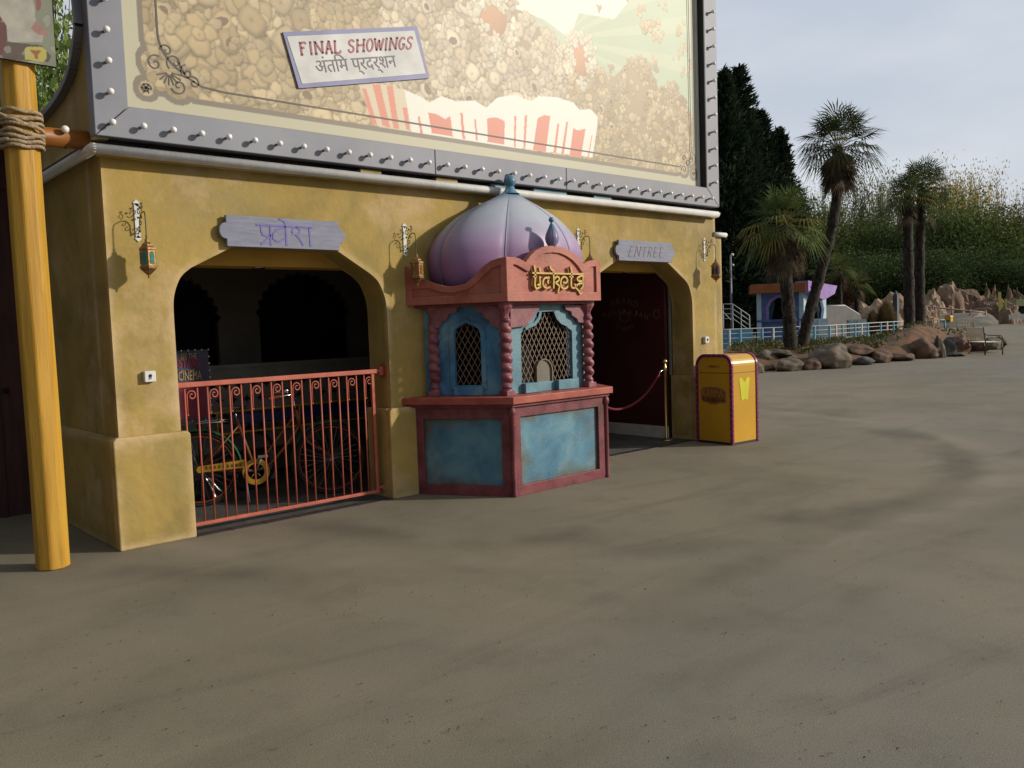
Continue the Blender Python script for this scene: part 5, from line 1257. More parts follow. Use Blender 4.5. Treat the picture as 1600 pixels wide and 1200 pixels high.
# small bud finial on the pediment
ac = ((archo[4][0]+archo[5][0])/2); pz = archo[4][1]; fp = CM[1] @ Vector((ac+.02, .035, 0))
b = MB(); b.lathe([(.001, 0), (.035, .0), (.045, .02), (.062, .05), (.068, .085), (.062, .12), (.045, .16), (.027, .195), (.014, .22), (.010, .235)], (fp.x, fp.y, pz-.008), 24, fn=lambda a, z: 1-.07*(1-abs(math.sin(3*a))**.5)); 
mf = mat('finial_paint', [(.20, .17, .30), (.24, .20, .34)], 5, .42, spec=.4); zgrad(mf, (.05, .14, .25), pz+.22, pz+.10)
fo = b.build('bud_finial', mf, tb)
b = MB()
for k in range(6):
    a = R(60*k+0); b.tube([(fp.x+r*.95*math.cos(a), fp.y+r*.95*math.sin(a), pz-.008+z) for r, z in ((.045, .02), (.062, .05), (.068, .085), (.062, .12), (.045, .16), (.027, .195), (.014, .22))], .004, 5)
b.sphere((fp.x, fp.y, pz+.255), .027, 14, 10); b.build('finial_ball', M['dome_blue'], fo)

# ================================================================== BACKGROUND
def HP(px, dep, z=0.0):
    "point at horizontal image position px and distance dep, at height z"
    p = D(px, 489, dep); return Vector((p.x, p.y, z))
def unit(a): return a/np.maximum(np.linalg.norm(a, axis=1, keepdims=True), 1e-9)
def leafquads(P, A, B):
    "P centre, A half length vector, B half width vector -> pointed leaf quads"
    n = len(P); V = np.empty((n, 4, 3)); V[:, 0] = P-A; V[:, 1] = P+B; V[:, 2] = P+A; V[:, 3] = P-B
    return V.reshape(-1, 3), np.arange(n*4).reshape(n, 4)
def leafmat(name, cols, scale=.5, pos=(.35, .65)):
    m = mat(name, cols, scale, .75, spec=.08, pos=pos, detail=8); n = m.node_tree; P = n.nodes['Principled BSDF']
    oi = n.nodes.new('ShaderNodeObjectInfo'); hs = n.nodes.new('ShaderNodeHueSaturation'); mv = n.nodes.new('ShaderNodeMapRange'); mv.inputs[3].default_value = .65; mv.inputs[4].default_value = 1.45
    mh = n.nodes.new('ShaderNodeMapRange'); mh.inputs[3].default_value = .485; mh.inputs[4].default_value = .51
    n.links.new(oi.outputs['Random'], mv.inputs[0]); n.links.new(mv.outputs[0], hs.inputs['Value']); n.links.new(oi.outputs['Random'], mh.inputs[0]); n.links.new(mh.outputs[0], hs.inputs['Hue'])
    n.links.new(P.inputs['Base Color'].links[0].from_socket, hs.inputs['Color']); n.links.new(hs.outputs[0], P.inputs['Base Color'])
    tr = n.nodes.new('ShaderNodeBsdfTranslucent'); mi = n.nodes.new('ShaderNodeMixShader'); mi.inputs[0].default_value = .25
    n.links.new(P.inputs['Base Color'].links[0].from_socket, tr.inputs[0]); n.links.new(P.outputs[0], mi.inputs[1]); n.links.new(tr.outputs[0], mi.inputs[2])
    n.links.new(mi.outputs[0], n.nodes['Material Output'].inputs['Surface']); return m
bark = mat('bark', [(.04, .032, .025), (.09, .075, .06)], 6, .9, .4, 30, stretch=(1, 1, .3))

# --- planting bed
def bedh(px, t):
    q = .5*math.exp(-((px-1430)/45)**2)+.12
    edge = min(1, t*5)*min(1, (1-t)*3); return (.42+q)*edge**.6+.05*mnoise.noise(Vector((px*.05, t*6, 1)))*edge
def bedfront(px): return G(px, np.interp(px, [1120, 1200, 1300, 1400, 1480, 1520], [586, 578, 574, 564, 556, 553]))
def bedpoint(px, t):
    f = bedfront(px); bk_ = HP(px+12, np.interp(px, [1120, 1300, 1400, 1520], [37, 38.5, 41, 44])); p = f*(1-t)+bk_*t; return Vector((p.x, p.y, bedh(px, t)+.002))
nu, nv = 90, 40; b = MB(); vs = [bedpoint(1128+385*i/(nu-1), j/(nv-1)) for i in range(nu) for j in range(nv)]
b.add(vs, [(i*nv+j, i*nv+j+1, (i+1)*nv+j+1, (i+1)*nv+j) for i in range(nu-1) for j in range(nv-1)], True)
bed = mat('bark_mulch', [(.05, .035, .02), (.13, .065, .03), (.17, .085, .035)], 2.5, .95, .8, 12)
overlay(bed, (.05, .06, .03), .5, .5, .7, .7)
struct(b.build('planting_bed', bed))
# --- boulders
def boulder_mesh(seed, jag=.25):
    bm = bmesh.new(); bmesh.ops.create_icosphere(bm, subdivisions=4, radius=1); r_ = random.Random(seed*17+3)
    planes = []
    for _ in range(13):
        n_ = Vector((r_.gauss(0, 1), r_.gauss(0, 1), r_.gauss(0, .8))).normalized(); planes.append((n_, r_.uniform(.58, .86)))
    for v in bm.verts:
        p = v.co.copy()
        for n_, dd in planes:
            k = p.dot(n_)-dd
            if k > 0: p -= n_*k*.93
        p *= 1+.10*mnoise.noise(p*2.2+Vector((seed*5, 0, 0)))+.045*mnoise.noise(p*6+Vector((0, seed, 0)))+.02*mnoise.noise(p*14)
        v.co = p*1.18; v.co.z = max(v.co.z, -.55)
    me = bpy.data.meshes.new('boulder'); bm.to_mesh(me); bm.free(); me.polygons.foreach_set('use_smooth', [True]*len(me.polygons)); return me
rock_a = mat('grey_rock', [(.05, .04, .028), (.12, .095, .066), (.19, .15, .105)], 1.6, .85, .6, 6, dist=.5)
rock_b = mat('rust_rock', [(.055, .032, .02), (.125, .07, .045), (.17, .105, .07)], 1.6, .85, .6, 6, dist=.5)
rock_c = mat('slate_rock', [(.05, .047, .042), (.10, .095, .085)], 1.6, .85, .6, 6)
variants = [boulder_mesh(s_) for s_ in range(6)]
BL = [(1204, 579, 22, 9, 'b', 'small reddish boulder low beside the yellow bin'), (1201, 569, 30, 24, 'a', 'rounded dark grey boulder just right of the yellow bin'), (1237, 580, 40, 19, 'a', 'smooth oval tan boulder on the kerb line below the leaning palm'),
      (1231, 566, 40, 15, 'c', 'flat mossy boulder on top of the oval tan one'), (1269, 578, 25, 19, 'b', 'small rusty brown boulder beside the big rounded rock'), (1260, 566, 20, 11, 'b', 'little pinkish stone wedged above the rusty boulder'),
      (1308, 575, 64, 36, 'a', 'largest smooth rounded boulder of the border'), (1353, 570, 27, 14, 'c', 'low grey green stone right of the largest boulder'), (1381, 567, 31, 19, 'b', 'angular orange brown boulder in the middle of the border'),
      (1366, 559, 34, 13, 'a', 'pale flat stone tucked behind the angular orange boulder'), (1342, 553, 40, 15, 'b', 'long brown rock at the bed edge above the grey green stone'), (1407, 564, 38, 15, 'b', 'long low brown boulder below the twin palms'),
      (1414, 553, 42, 16, 'a', 'wide dark boulder propped above the long low brown one'), (1444, 560, 40, 35, 'b', 'tall bulky brown boulder under the twin palms'), (1458, 560, 26, 12, 'a', 'low tan stone at the foot of the tall bulky boulder'),
      (1470, 559, 19, 33, 'a', 'upright narrow grey boulder left of the bench'), (1483, 556, 20, 31, 'c', 'dark shaded boulder between upright rock and bench'), (1495, 557, 22, 8, 'c', 'flat dark slab lying on the ground left of the bench'),
      (1504, 553, 34, 27, 'b', 'rounded brown boulder right behind the bench'), (1532, 549, 30, 20, 'b', 'low brown boulder seen under the bench seat'), (1556, 546, 26, 18, 'a', 'tan boulder at the far right end of the border'),
      (1178, 583, 36, 24, 'a', 'grey boulder hidden behind the yellow bin'), (1288, 562, 26, 14, 'b', 'brown stone half buried behind the largest boulder'), (1224, 556, 30, 12, 'a', 'grey stone half buried at the palm foot')]
for i, (px, py, w_, h_, mt, lab) in enumerate(BL):
    p = G(px, py); fy_ = float(np.interp(px, [1120, 1200, 1300, 1400, 1480, 1520], [586, 578, 574, 564, 556, 553])); zb_ = 0
    if py < fy_-5: dd_ = (G(px, fy_)-CAM).dot(_fw)+.9; p = D(px, py, dd_); zb_ = p.z
    d = (p-CAM).dot(_fw); sw = w_/FPX*d; sh = h_/FPX*d; me = variants[i % 6].copy(); me.materials.clear(); me.materials.append({'a': rock_a, 'b': rock_b, 'c': rock_c}[mt])
    o = bpy.data.objects.new('boulder', me); C.objects.link(o); o.scale = (sw*.70, sw*.55, sh*.64); o.rotation_euler.z = R(40)+random.uniform(-.4, .4); o.location = (p.x+_fw.x*sw*.4, p.y+_fw.y*sw*.4, zb_+sh*.32); tag(o, lab, 'boulder', 'boulders edging the planting bed')
# ground cover plants on the bed
P = []
for k in range(5200):
    px = rng.uniform(1135, 1380) if k < 4500 else rng.uniform(1380, 1500); t = rng.uniform(.1, .95); q = bedpoint(px, t)
    if mnoise.noise(Vector((q.x*.9, q.y*.9, 0))) < -.02: continue
    P.append((q.x, q.y, q.z+rng.uniform(0, .16)))
P = np.array(P); A = unit(rng.normal(size=(len(P), 3))+[0, 0, 1.0])*rng.uniform(.04, .12, (len(P), 1)); Bq = unit(np.cross(A, rng.normal(size=(len(P), 3))))*.03
V, Q = leafquads(P, A, Bq); tag(meshobj('ground_cover', V, Q, leafmat('groundcover_leaf', [(.03, .05, .015), (.08, .10, .035), (.15, .09, .04)], 1.5)), 'low scrubby plants covering the planting bed', 'ground cover', kind='stuff')

# --- palms (fan palms)
palm_leaf = leafmat('palm_leaf', [(.035, .055, .018), (.075, .105, .033), (.15, .165, .06)], 1.4)
palm_dead = leafmat('dead_palm_leaf', [(.06, .045, .03), (.13, .10, .07)], 2)
palm_yel = leafmat('yellowing_palm_leaf', [(.13, .13, .03), (.25, .20, .05)], 2)
palm_bark = mat('palm_fibre', [(.010, .008, .006), (.032, .025, .019), (.06, .05, .04)], 9, .95, .9, 25, stretch=(1, 1, .5))
def fan(c, d, up, rad, nb, spread, r_, droop):
    "one fan frond: blades radiating from c around direction d"
    d = np.array(d, float); d /= np.linalg.norm(d); side = np.cross(d, up); side /= (np.linalg.norm(side)+1e-9); nrm = np.cross(side, d)
    Vs = []
    for i in range(nb):
        a = (i/(nb-1)-.5)*spread; dr = d*math.cos(a)+side*math.sin(a)+nrm*.18*abs(math.sin(a)); L = rad*(1-.18*abs(a)/(spread/2))*r_.uniform(.85, 1.08)
        w = np.cross(dr, nrm); w /= np.linalg.norm(w)+1e-9; w = w*rad*.027
        m = c+dr*L*.55; tip = c+dr*L+np.array([0, 0, -droop*L*r_.uniform(.6, 1.3)])
        Vs += [c+dr*.06, m+w, tip, m-w]
    return Vs
def palm(name, base, path, lab, crad, nl, dead, seed, petr=.5, group=None, tr=.17, green=palm_leaf, yellow=.08, low=-.35):
    r_ = np.random.default_rng(seed); t = thing(name, base, lab, 'palm', group); b = MB(); k = len(path); pts = smoothpts(path, 6); n_ = len(pts)
    rad = [tr*(1.15-.25*i/n_+.10*math.sin(i*2.4)+.12*(i > n_*.8)) for i in range(n_)]; b.tube(pts, rad, 12)
    for q in range(260):                                       # ragged leaf bases
        i = int(r_.integers(1, n_-1)); a = r_.uniform(0, 6.28); p = pts[i]; rr = rad[i]; o_ = Vector((math.cos(a), math.sin(a), 0)); tg = Vector((-math.sin(a), math.cos(a), 0))*.035; s0 = Vector(p)+o_*rr*.9+Vector((0, 0, r_.uniform(-.2, .2)))
        b.add([s0-tg, s0+tg, s0+o_*r_.uniform(.04, .11)+Vector((0, 0, r_.uniform(.06, .16)))], [(0, 1, 2)], False)
    b.build('trunk', palm_bark, t)
    top = np.array(pts[-1]); G1, G2, G3 = [], [], []; b = MB()
    for i in range(nl):
        az = i*2.4+r_.uniform(-.3, .3); el = low+(1.35-low)*(i/nl)**1.05; d = np.array([math.cos(az)*math.cos(el), math.sin(az)*math.cos(el), math.sin(el)])
        pl = crad*petr*r_.uniform(.75, 1.15); c = top+d*pl+np.array([0, 0, -.12*pl*(1.2-el)]); b.tube([tuple(top), tuple((top+c)/2+np.array([0, 0, .05])), tuple(c)], .012, 4, cap=False)
        dd = d*.9+np.array([0, 0, -.30*(1.1-el)])+r_.normal(size=3)*.12; Vs = fan(c, dd, np.array([0, 0, 1.]), crad*.54, 19, 3.7, r_, .22+.25*(el < .3))
        (G2 if r_.random() < yellow and el < .4 else G1).extend(Vs)
    for i in range(dead):
        az = i*2.4; c = top+np.array([math.cos(az)*.22, math.sin(az)*.22, -r_.uniform(.1, 1.1)])*crad*.6; G3.extend(fan(c, np.array([math.cos(az)*.45, math.sin(az)*.45, -1]), np.array([math.cos(az), math.sin(az), .2]), crad*.5*r_.uniform(.7, 1.1), 16, 1.7, r_, .1))
    b.build('leaf_stalks', palm_yel, t)
    for nm, g_, m_ in (('crown', G1, green), ('yellow_fronds', G2, palm_yel), ('dead_fronds', G3, palm_dead)):
        if g_: meshobj(nm, np.array(g_), np.arange(len(g_)).reshape(-1, 4), m_, t)
def pp(px, py, d): q = D(px, py, d); return (q.x, q.y, q.z)
pb = pp(1236, 552, 28); palm('fan_palm', (pb[0], pb[1], .35), [pp(1236, 556, 28), pp(1233, 500, 28), pp(1229, 440, 28), pp(1226, 352, 28)], 'squat fan palm with a wide yellow tinged crown in front of the dark conifers', 1.75, 38, 40, 1, tr=.20, yellow=.16, low=-.55)
pb = pp(1250, 548, 28.5); palm('fan_palm', (pb[0], pb[1], .35), [pp(1250, 556, 28.5), pp(1262, 500, 28.5), pp(1281, 430, 28.5), pp(1299, 360, 28.5), pp(1308, 300, 28.5), pp(1309, 232, 28.5)], 'tall leaning fan palm with brown hanging skirt in the middle of the background', 1.75, 40, 40, 2, tr=.17, low=-.25, yellow=.06)
pb = pp(1420, 516, 38); palm('fan_palm', (pb[0], pb[1], .8), [pp(1421, 520, 38), pp(1420, 440, 38), pp(1419, 370, 38), pp(1418, 312, 38)], 'left palm of the twin straight fan palms on the mulch mound', 1.5, 32, 6, 3, tr=.21, low=-.3, yellow=.03)
pb = pp(1438, 514, 38.6); palm('fan_palm', (pb[0], pb[1], .8), [pp(1438, 520, 38.6), pp(1437, 440, 38.6), pp(1438, 360, 38.6), pp(1441, 298, 38.6)], 'right palm of the twin straight fan palms on the mulch mound', 1.7, 34, 4, 4, tr=.20, low=-.25, yellow=.03)
for px, y0, y1, d, sd_, lab in ((1313, 500, 422, 58, 5, 'small distant fan palm left of the tan rocks'), (1340, 500, 446, 60, 6, 'smaller distant fan palm beside the pampas grass'), (1185, 500, 435, 56, 7, 'short yellow green palm behind the orange kiosk roof')):
    palm('small_palm', HP(px, d), [tuple(HP(px, d)), pp(px-1, (y0+y1)/2, d), pp(px-1, y1, d)], lab, 1.5, 24, 10, sd_, tr=.16)

# --- conifers
con = leafmat('conifer_spray', [(.008, .017, .010), (.02, .036, .02), (.036, .055, .028)], .35)
def conifer(px, pytop, dep, rad, n_, seed, lab):
    r_ = np.random.default_rng(seed); base = HP(px, dep); H = D(px, pytop, dep).z; t = thing('conifer', base, lab, 'conifer', 'dark conifers behind the palms')
    b = MB(); b.tube([tuple(base), (base.x, base.y, H*.9)], [.35, .04], 8); b.build('trunk', bark, t)
    P, A, Bq = [], [], []
    nb = 420
    for i in range(nb):
        f = (i+.5)/nb; z = H*(.04+.955*f); az = i*2.39996; rr = rad*(1-f)**.72*(.82+.55*mnoise.noise(Vector((math.cos(az)*1.7, math.sin(az)*1.7+seed, z*.75))))*(1.25 if i % 7 == 0 else 1)+.12; L = rr
        d = np.array([math.cos(az), math.sin(az), .32]); n = max(4, int(n_/nb*(.35+rr/rad)))
        u = r_.random(n)**.55; c = np.array([base.x, base.y, z])+d*L*u[:, None]+r_.normal(size=(n, 3))*(.10+.13*rr/rad)*(1.2-u[:, None]*.6)
        a = unit(d+r_.normal(size=(n, 3))*.38+[0, 0, .25])*r_.uniform(.14, .34, (n, 1)); P.append(c); A.append(a); Bq.append(unit(np.cross(a, r_.normal(size=(n, 3))))*.055)
    V, Q = leafquads(np.concatenate(P), np.concatenate(A), np.concatenate(Bq)); meshobj('crown', V, Q, con, t)
conifer(1139, 116, 50, 3.2, 17000, 1, 'dark conifer right against the billboard edge'); conifer(1160, 112, 51, 3.8, 19000, 2, 'tallest dark conifer with a thin pointed tip'); conifer(1193, 178, 52, 3.0, 14000, 4, 'slim dark conifer on the right shoulder of the tallest one')
conifer(1221, 206, 53, 2.7, 13000, 3, 'lowest dark conifer just left of the tall leaning palm'); conifer(1100, 150, 55, 4, 12000, 5, 'dark conifer mostly hidden behind the billboard')

# --- broadleaf belt
def crownmesh(seed, kind):
    r_ = np.random.default_rng(seed); P = []
    if kind == 'bush':
        lobes = [(r_.normal(0, .26), r_.normal(0, .22), r_.uniform(.16, .82), r_.uniform(.16, .32)) for _ in range(26)]; n = 15000; sz = (.010, .021)
    elif kind == 'poplar':
        lobes = []
        for k in range(9):
            x, y = r_.normal(0, .13), r_.normal(0, .13); hgt = r_.uniform(.70, 1.0)
            for z in np.arange(.10, hgt, .035): lobes.append((x*(.55+z*.8)+r_.normal(0, .022), y*(.55+z*.8)+r_.normal(0, .022), z, (.065*(1.12-z/hgt*.85))*r_.uniform(.6, 1.25)))
        n = 9000; sz = (.006, .013)
    else:
        lobes = [(r_.normal(0, .22), r_.normal(0, .2), r_.uniform(.35, .95), r_.uniform(.10, .22)) for _ in range(30)]; n = 7500; sz = (.007, .015)
    for (x, y, z, rr) in lobes:
        k = int(n*rr**2/sum(l[3]**2 for l in lobes)); d = unit(r_.normal(size=(k, 3))); rad_ = rr*r_.random((k, 1))**.38*(1+.25*r_.normal(size=(k, 1))); P.append(np.array([x, y, z])+d*rad_*[1, 1, 1.15])
    P = np.concatenate(P); P[:, 2] = np.clip(P[:, 2], .0, 1.1); A = unit(r_.normal(size=(len(P), 3))+([0, 0, .9] if kind != 'bush' else [0, 0, 0]))*r_.uniform(*sz, (len(P), 1)); Bq = unit(np.cross(A, r_.normal(size=(len(P), 3))))*r_.uniform(sz[0]*.5, sz[1]*.55, (len(P), 1))
    V, Q = leafquads(P, A, Bq)
    b = MB()
    for k in range(12 if kind == 'poplar' else 7):
        x, y = r_.normal(0, .15), r_.normal(0, .15); b.tube([(0, 0, r_.uniform(.05, .3)), (x*.5, y*.5, .45), (x, y, r_.uniform(.75, .98))], [.010, .006, .0015], 5, cap=False)
    b.tube([(0, 0, 0), (.01, 0, .4), (0, .01, .85)], [.018, .012, .003], 7)
    return V, Q, b
LM = {'green': leafmat('green_foliage', [(.05, .075, .02), (.10, .14, .04), (.17, .21, .07)], 3.5), 'dark': leafmat('dark_foliage', [(.026, .046, .016), (.055, .085, .03), (.09, .12, .042)], 3), 'tan': leafmat('budding_foliage', [(.20, .17, .06), (.33, .265, .10), (.42, .33, .14)], 4),
      'pale': leafmat('pale_foliage', [(.15, .17, .07), (.25, .26, .13), (.34, .34, .2)], 4), 'red': leafmat('copper_foliage', [(.03, .012, .010), (.07, .028, .022)], 4), 'lit': leafmat('spring_foliage', [(.045, .08, .018), (.12, .17, .04), (.2, .24, .07)], 3)}
CACHE = {}
def tree(kind, px, ptop, dep, wfac, mt, lab, name='tree', var=0, cat='tree', group='trees at the back of the park', pos=None, H=None):
    base = pos or HP(px, dep); H = H or D(px, ptop, dep).z; key = (kind, var, mt)
    if key not in CACHE:
        V, Q, tb_ = crownmesh(var*13+len(kind)+hash(kind) % 1 + 5, kind); o1 = meshobj('crown', V, Q, LM[mt]); o2 = tb_.build('trunk', bark); m1, m2 = o1.data, o2.data; bpy.data.objects.remove(o1); bpy.data.objects.remove(o2); CACHE[key] = (m1, m2)
    t = thing(name, base, lab, cat, group, rz=random.uniform(0, 6)); t.scale = (H*wfac, H*wfac, H)
    for nm, me in zip(('crown', 'trunk'), CACHE[key]): o = bpy.data.objects.new(nm, me); C.objects.link(o); o.parent = t
rr = random.Random(5)
k = 0
for px in range(1262, 1760, 14):                             # tall sparse trees along the skyline
    top = 300+12*math.sin(px*.045)+rr.uniform(-34, 26)-(28 if 1360 < px < 1400 else 0); tan = px > 1490 or (1425 < px < 1475)
    tree('poplar' if k % 3 else 'loose', px, top, rr.uniform(128, 142), rr.uniform(.42, .55), 'tan' if (tan and k % 4) else ('pale' if k % 3 == 0 else 'green'), '', var=k % 3); k += 1
for px in range(1235, 1760, 20):                             # fuller green trees in front
    top = 368+16*math.sin(px*.06)+rr.uniform(-22, 16)-(20 if 1450 < px < 1530 else 0)
    tree('bush', px, top, rr.uniform(116, 124), rr.uniform(.75, .95), 'green' if k % 2 else ('lit' if k % 5 == 0 else 'dark'), '', var=k % 3); k += 1
for px in range(1225, 1760, 24):                             # dark understorey
    tree('bush', px, 412+rr.uniform(-12, 8), rr.uniform(108, 112), 1.3, 'dark', '', var=k % 3, name='shrub', cat='shrub', group='dark shrubs below the far trees'); k += 1
far = [o for o in bpy.data.objects if o.name.startswith(('tree', 'shrub')) and not o.parent]
for o in far:
    pxv = (cam.matrix_world.inverted() @ o.location); x_ = 800+FPX*pxv.x/-pxv.z; o['label'] = None
    kind_ = 'shrub' if o.name.startswith('shrub') else 'tree'
    mtn = o.children[0].data.materials[0].name if o.children[0].name.startswith('crown') else o.children[1].data.materials[0].name
    look = {'green_foliage': 'mid green', 'dark_foliage': 'dark green', 'budding_foliage': 'tan budding', 'pale_foliage': 'pale sparse', 'spring_foliage': 'fresh green'}[mtn]
    wh = ('behind the leaning palm' if x_ < 1330 else 'left of the twin palms' if x_ < 1405 else 'behind the twin palms' if x_ < 1455 else 'right of the twin palms' if x_ < 1510 else 'above the bench' if x_ < 1560 else 'at the right edge' if x_ < 1610 else 'beyond the right edge of view')
    ht = 'tall skyline' if (o.scale.z > 15) else ('full crowned' if kind_ == 'tree' else 'low')
    o['label'] = f'{ht} {look} {kind_} {wh}'; o['group'] = f'{ht} {look} {kind_}s {wh}'
# behind the building, far left, and closing the view round the back of the conifers
tree('loose', 0, 0, 0, .55, 'lit', 'leafy green tree seen through the gap left of the billboard', var=1, pos=D(108, 500, 20)*1, H=11.0, group=None)
tree('poplar', 0, 0, 0, .5, 'green', 'thin leafed tree seen behind the picture board', var=2, pos=D(70, 500, 25)*1, H=12.5, group=None)
tree('bush', 0, 0, 0, .8, 'lit', 'low bright green tree above the grey roof at the left', var=0, pos=D(92, 500, 16)*1, H=6.6, group=None)
for o in bpy.data.objects:
    if o.name.startswith('tree') and not o.parent and o.location.z > .1: o.location.z = 0
tree('bush', 1283, 425, 62, .8, 'red', 'copper red shrub behind the blue kiosk', name='shrub', cat='shrub', group=None, var=1)
tree('bush', 1162, 430, 57, 1.3, 'dark', 'dark shrub behind the white stair railing', name='shrub', cat='shrub', group=None, var=2)
tree('bush', 1240, 432, 64, 1.3, 'dark', 'dark shrub behind the orange kiosk roof', name='shrub', cat='shrub', group=None, var=0)

# --- pampas grass
pam = leafmat('pampas_blades', [(.16, .115, .055), (.27, .20, .10)], 2)
for px, dep, w_, h_, lab in ((1303, 56, 2.0, 2.2, 'tan pampas grass clump right of the blue kiosk'), (1384, 58, 2.3, 2.7, 'large tan pampas grass clump left of the grey post'), (1364, 60, 1.6, 2.0, 'smaller pampas clump left of the large one'), (1560, 31, .8, .55, 'dry grass tuft behind the bench')):
    base = HP(px, dep) if dep > 40 else G(px, 546); n = 1500; a = rng.uniform(0, 6.28, n); lean = rng.random(n)**.7; c = np.array(base)+np.stack([np.cos(a)*lean*.15, np.sin(a)*lean*.15, 0*a], 1); tip = np.array(base)+np.stack([np.cos(a)*lean*w_*.5, np.sin(a)*lean*w_*.5, h_*(1-.65*lean**2)*rng.uniform(.7, 1, n)], 1); mid = (c+tip)/2+[0, 0, h_*.18]
    wv = np.stack([-np.sin(a), np.cos(a), 0*a], 1)*.03; V = np.stack([c, mid-wv, tip, mid+wv], 1).reshape(-1, 3); tag(meshobj('pampas_grass', V, np.arange(n*4).reshape(-1, 4), pam, loc=base), lab, 'grass clump', 'tan ornamental grass clumps')

# --- far rock formation
rf_a = mat('tan_cliff', [(.15, .105, .07), (.29, .21, .14), (.36, .27, .19)], .5, .9, .8, 2, dist=1, stretch=(1, 1, .4)); rf_b = mat('mauve_cliff', [(.11, .07, .045), (.22, .15, .105), (.30, .21, .15)], .5, .9, .8, 2, dist=1, stretch=(1, 1, .4))
def crag(seed, peak):
    bm = bmesh.new(); bmesh.ops.create_icosphere(bm, subdivisions=4, radius=1)
    for v in bm.verts:
        p = v.co.copy(); rid = 1-abs(mnoise.noise(Vector((p.x*2.2+seed, p.y*2.2, p.z*.6)))); k = 1+.45*(rid-.7)+.25*mnoise.noise(p*2+Vector((0, seed, 0)))+.1*mnoise.noise(p*6)
        z = p.z*k; tap = 1-(max(0, z)**.8*.72 if peak else 0); wz = Vector((seed, p.z*2.3, 0)); v.co = Vector((p.x*k*tap+.35*mnoise.noise(wz)*max(0, z), p.y*k*tap+.35*mnoise.noise(wz*1.7)*max(0, z), z))
    me = bpy.data.meshes.new('crag'); bm.to_mesh(me); bm.free(); return me
for i, (px, ybase, w_, h_, dep, mt, pk_, lab) in enumerate(((1345, 500, 62, 52, 72, 'a', 0, 'broad tan artificial rock behind the small palms'), (1386, 500, 52, 60, 78, 'a', 0, 'pointed tan rock behind the pampas grass'), (1415, 496, 26, 58, 80, 'a', 1, 'slim tan rock pinnacle left of the twin palms'),
      (1452, 505, 34, 62, 92, 'a', 0, 'squat tan rock right of the twin palms'), (1478, 505, 40, 70, 94, 'b', 0, 'rounded mauve rock above the far yellow bin'), (1506, 505, 44, 62, 98, 'b', 0, 'dark recessed rock above the bench'), (1523, 505, 26, 76, 97, 'b', 1, 'grey topped rock peak above the bench'),
      (1543, 505, 18, 98, 99, 'b', 1, 'left needle of the two close rock needles'), (1553, 505, 20, 98, 98, 'b', 1, 'right needle of the two close rock needles'), (1538, 505, 30, 50, 95, 'b', 0, 'low mauve rock between peak and needles'), (1577, 505, 24, 96, 100, 'b', 1, 'tall rock spire beside the yellow cutout sign'),
      (1592, 505, 32, 86, 102, 'b', 1, 'rock spire behind the green roofed shelter'), (1616, 505, 40, 80, 100, 'b', 1, 'rock spire just beyond the right edge'), (1487, 505, 14, 82, 93, 'a', 1, 'thin pale rock spike beside the rounded mauve rock'), (1556, 506, 46, 44, 90, 'b', 0, 'big low brown rock right of the needles'), (1522, 506, 40, 24, 90, 'a', 0, 'low pale rock lump behind the bench'), (1438, 500, 34, 50, 84, 'a', 0, 'tan rock hidden behind the twin trunks'))):
    base = HP(px, dep); sw = w_/FPX*dep; sh = h_/FPX*dep; me = crag(i*3.7, pk_); me.materials.append(rf_a if mt == 'a' else rf_b)
    o = bpy.data.objects.new('rock', me); C.objects.link(o); o.location = base; o.scale = (sw*.78, sw*.68, sh*.80 if not pk_ else sh*.56); o.rotation_euler.z = rr.uniform(0, 6); tag(o, lab, 'rock', 'artificial rocks along the far side')
# bank + fence
b = MB(); vs = []
bankpx = list(range(1330, 1561, 10))
for i, px in enumerate(bankpx):
    e_ = min(1, (px-1325)/20, (1565-px)/20)
    for dep, z in ((78, .002), (80, .6), (84, 1.2), (88, 1.3)): vs.append(tuple(HP(px, dep, z*e_ if z > .01 else z)))
b.add(vs, [(i*4+j, (i+1)*4+j, (i+1)*4+j+1, i*4+j+1) for i in range(len(bankpx)-1) for j in range(3)], True); struct(b.build('bank', mat('bank_gravel', [(.08, .075, .05), (.16, .145, .12)], .8, .9, .4, 6)))
fe = thing('rustic_fence', HP(1460, 84, 1.2), 'weathered pinkish wooden rail fence in front of the artificial rocks', 'fence'); fw2 = mat('weathered_rail', (.33, .23, .18), 3, .8)
fpts = [(1378, 471), (1418, 475), (1458, 480), (1487, 483), (1516, 486), (1540, 488)]
b = MB(); b.tube([pp(x, y, 83) for x, y in fpts], .09, 6); b.build('top_rail', fw2, fe)
for x, y in fpts: b = MB(); b.tube([pp(x, y-3, 83), pp(x, y+12, 83)], .09, 6); b.build('post', fw2, fe)

# --- blue and white railing
bw_ = mat('railing_white', (.42, .45, .46), 5, .5); bc = mat('railing_cyan', (.08, .27, .40), 5, .5); 
bp_list = [(1122, 40), (1225, 41), (1296, 42), (1356, 46), (1416, 50), (1476, 50)]
ra = thing('pool_railing', HP(1296, 42), 'long light blue and white metal railing in front of the blue kiosk', 'railing')
pts = []
for (xa, da), (xb, db) in zip(bp_list, bp_list[1:]):
    for t in range(6): pts.append(HP(xa+(xb-xa)*t/6, da+(db-da)*t/6))
pts.append(HP(*bp_list[-1]))
for z in (1.07, .86, .64, .40, .12): b = MB(); b.tube([(p.x, p.y, z) for p in pts], .025 if z > 1 else .018, 6); b.build('rail', bw_, ra)
for i, p in enumerate(pts):
    b = MB(); b.box(p.x-.04, p.x+.04, p.y-.04, p.y+.04, 0, 1.05); b.build('post', bc if i % 2 == 0 else bw_, ra) if (i % 2 == 0 or i % 4 == 1) else None
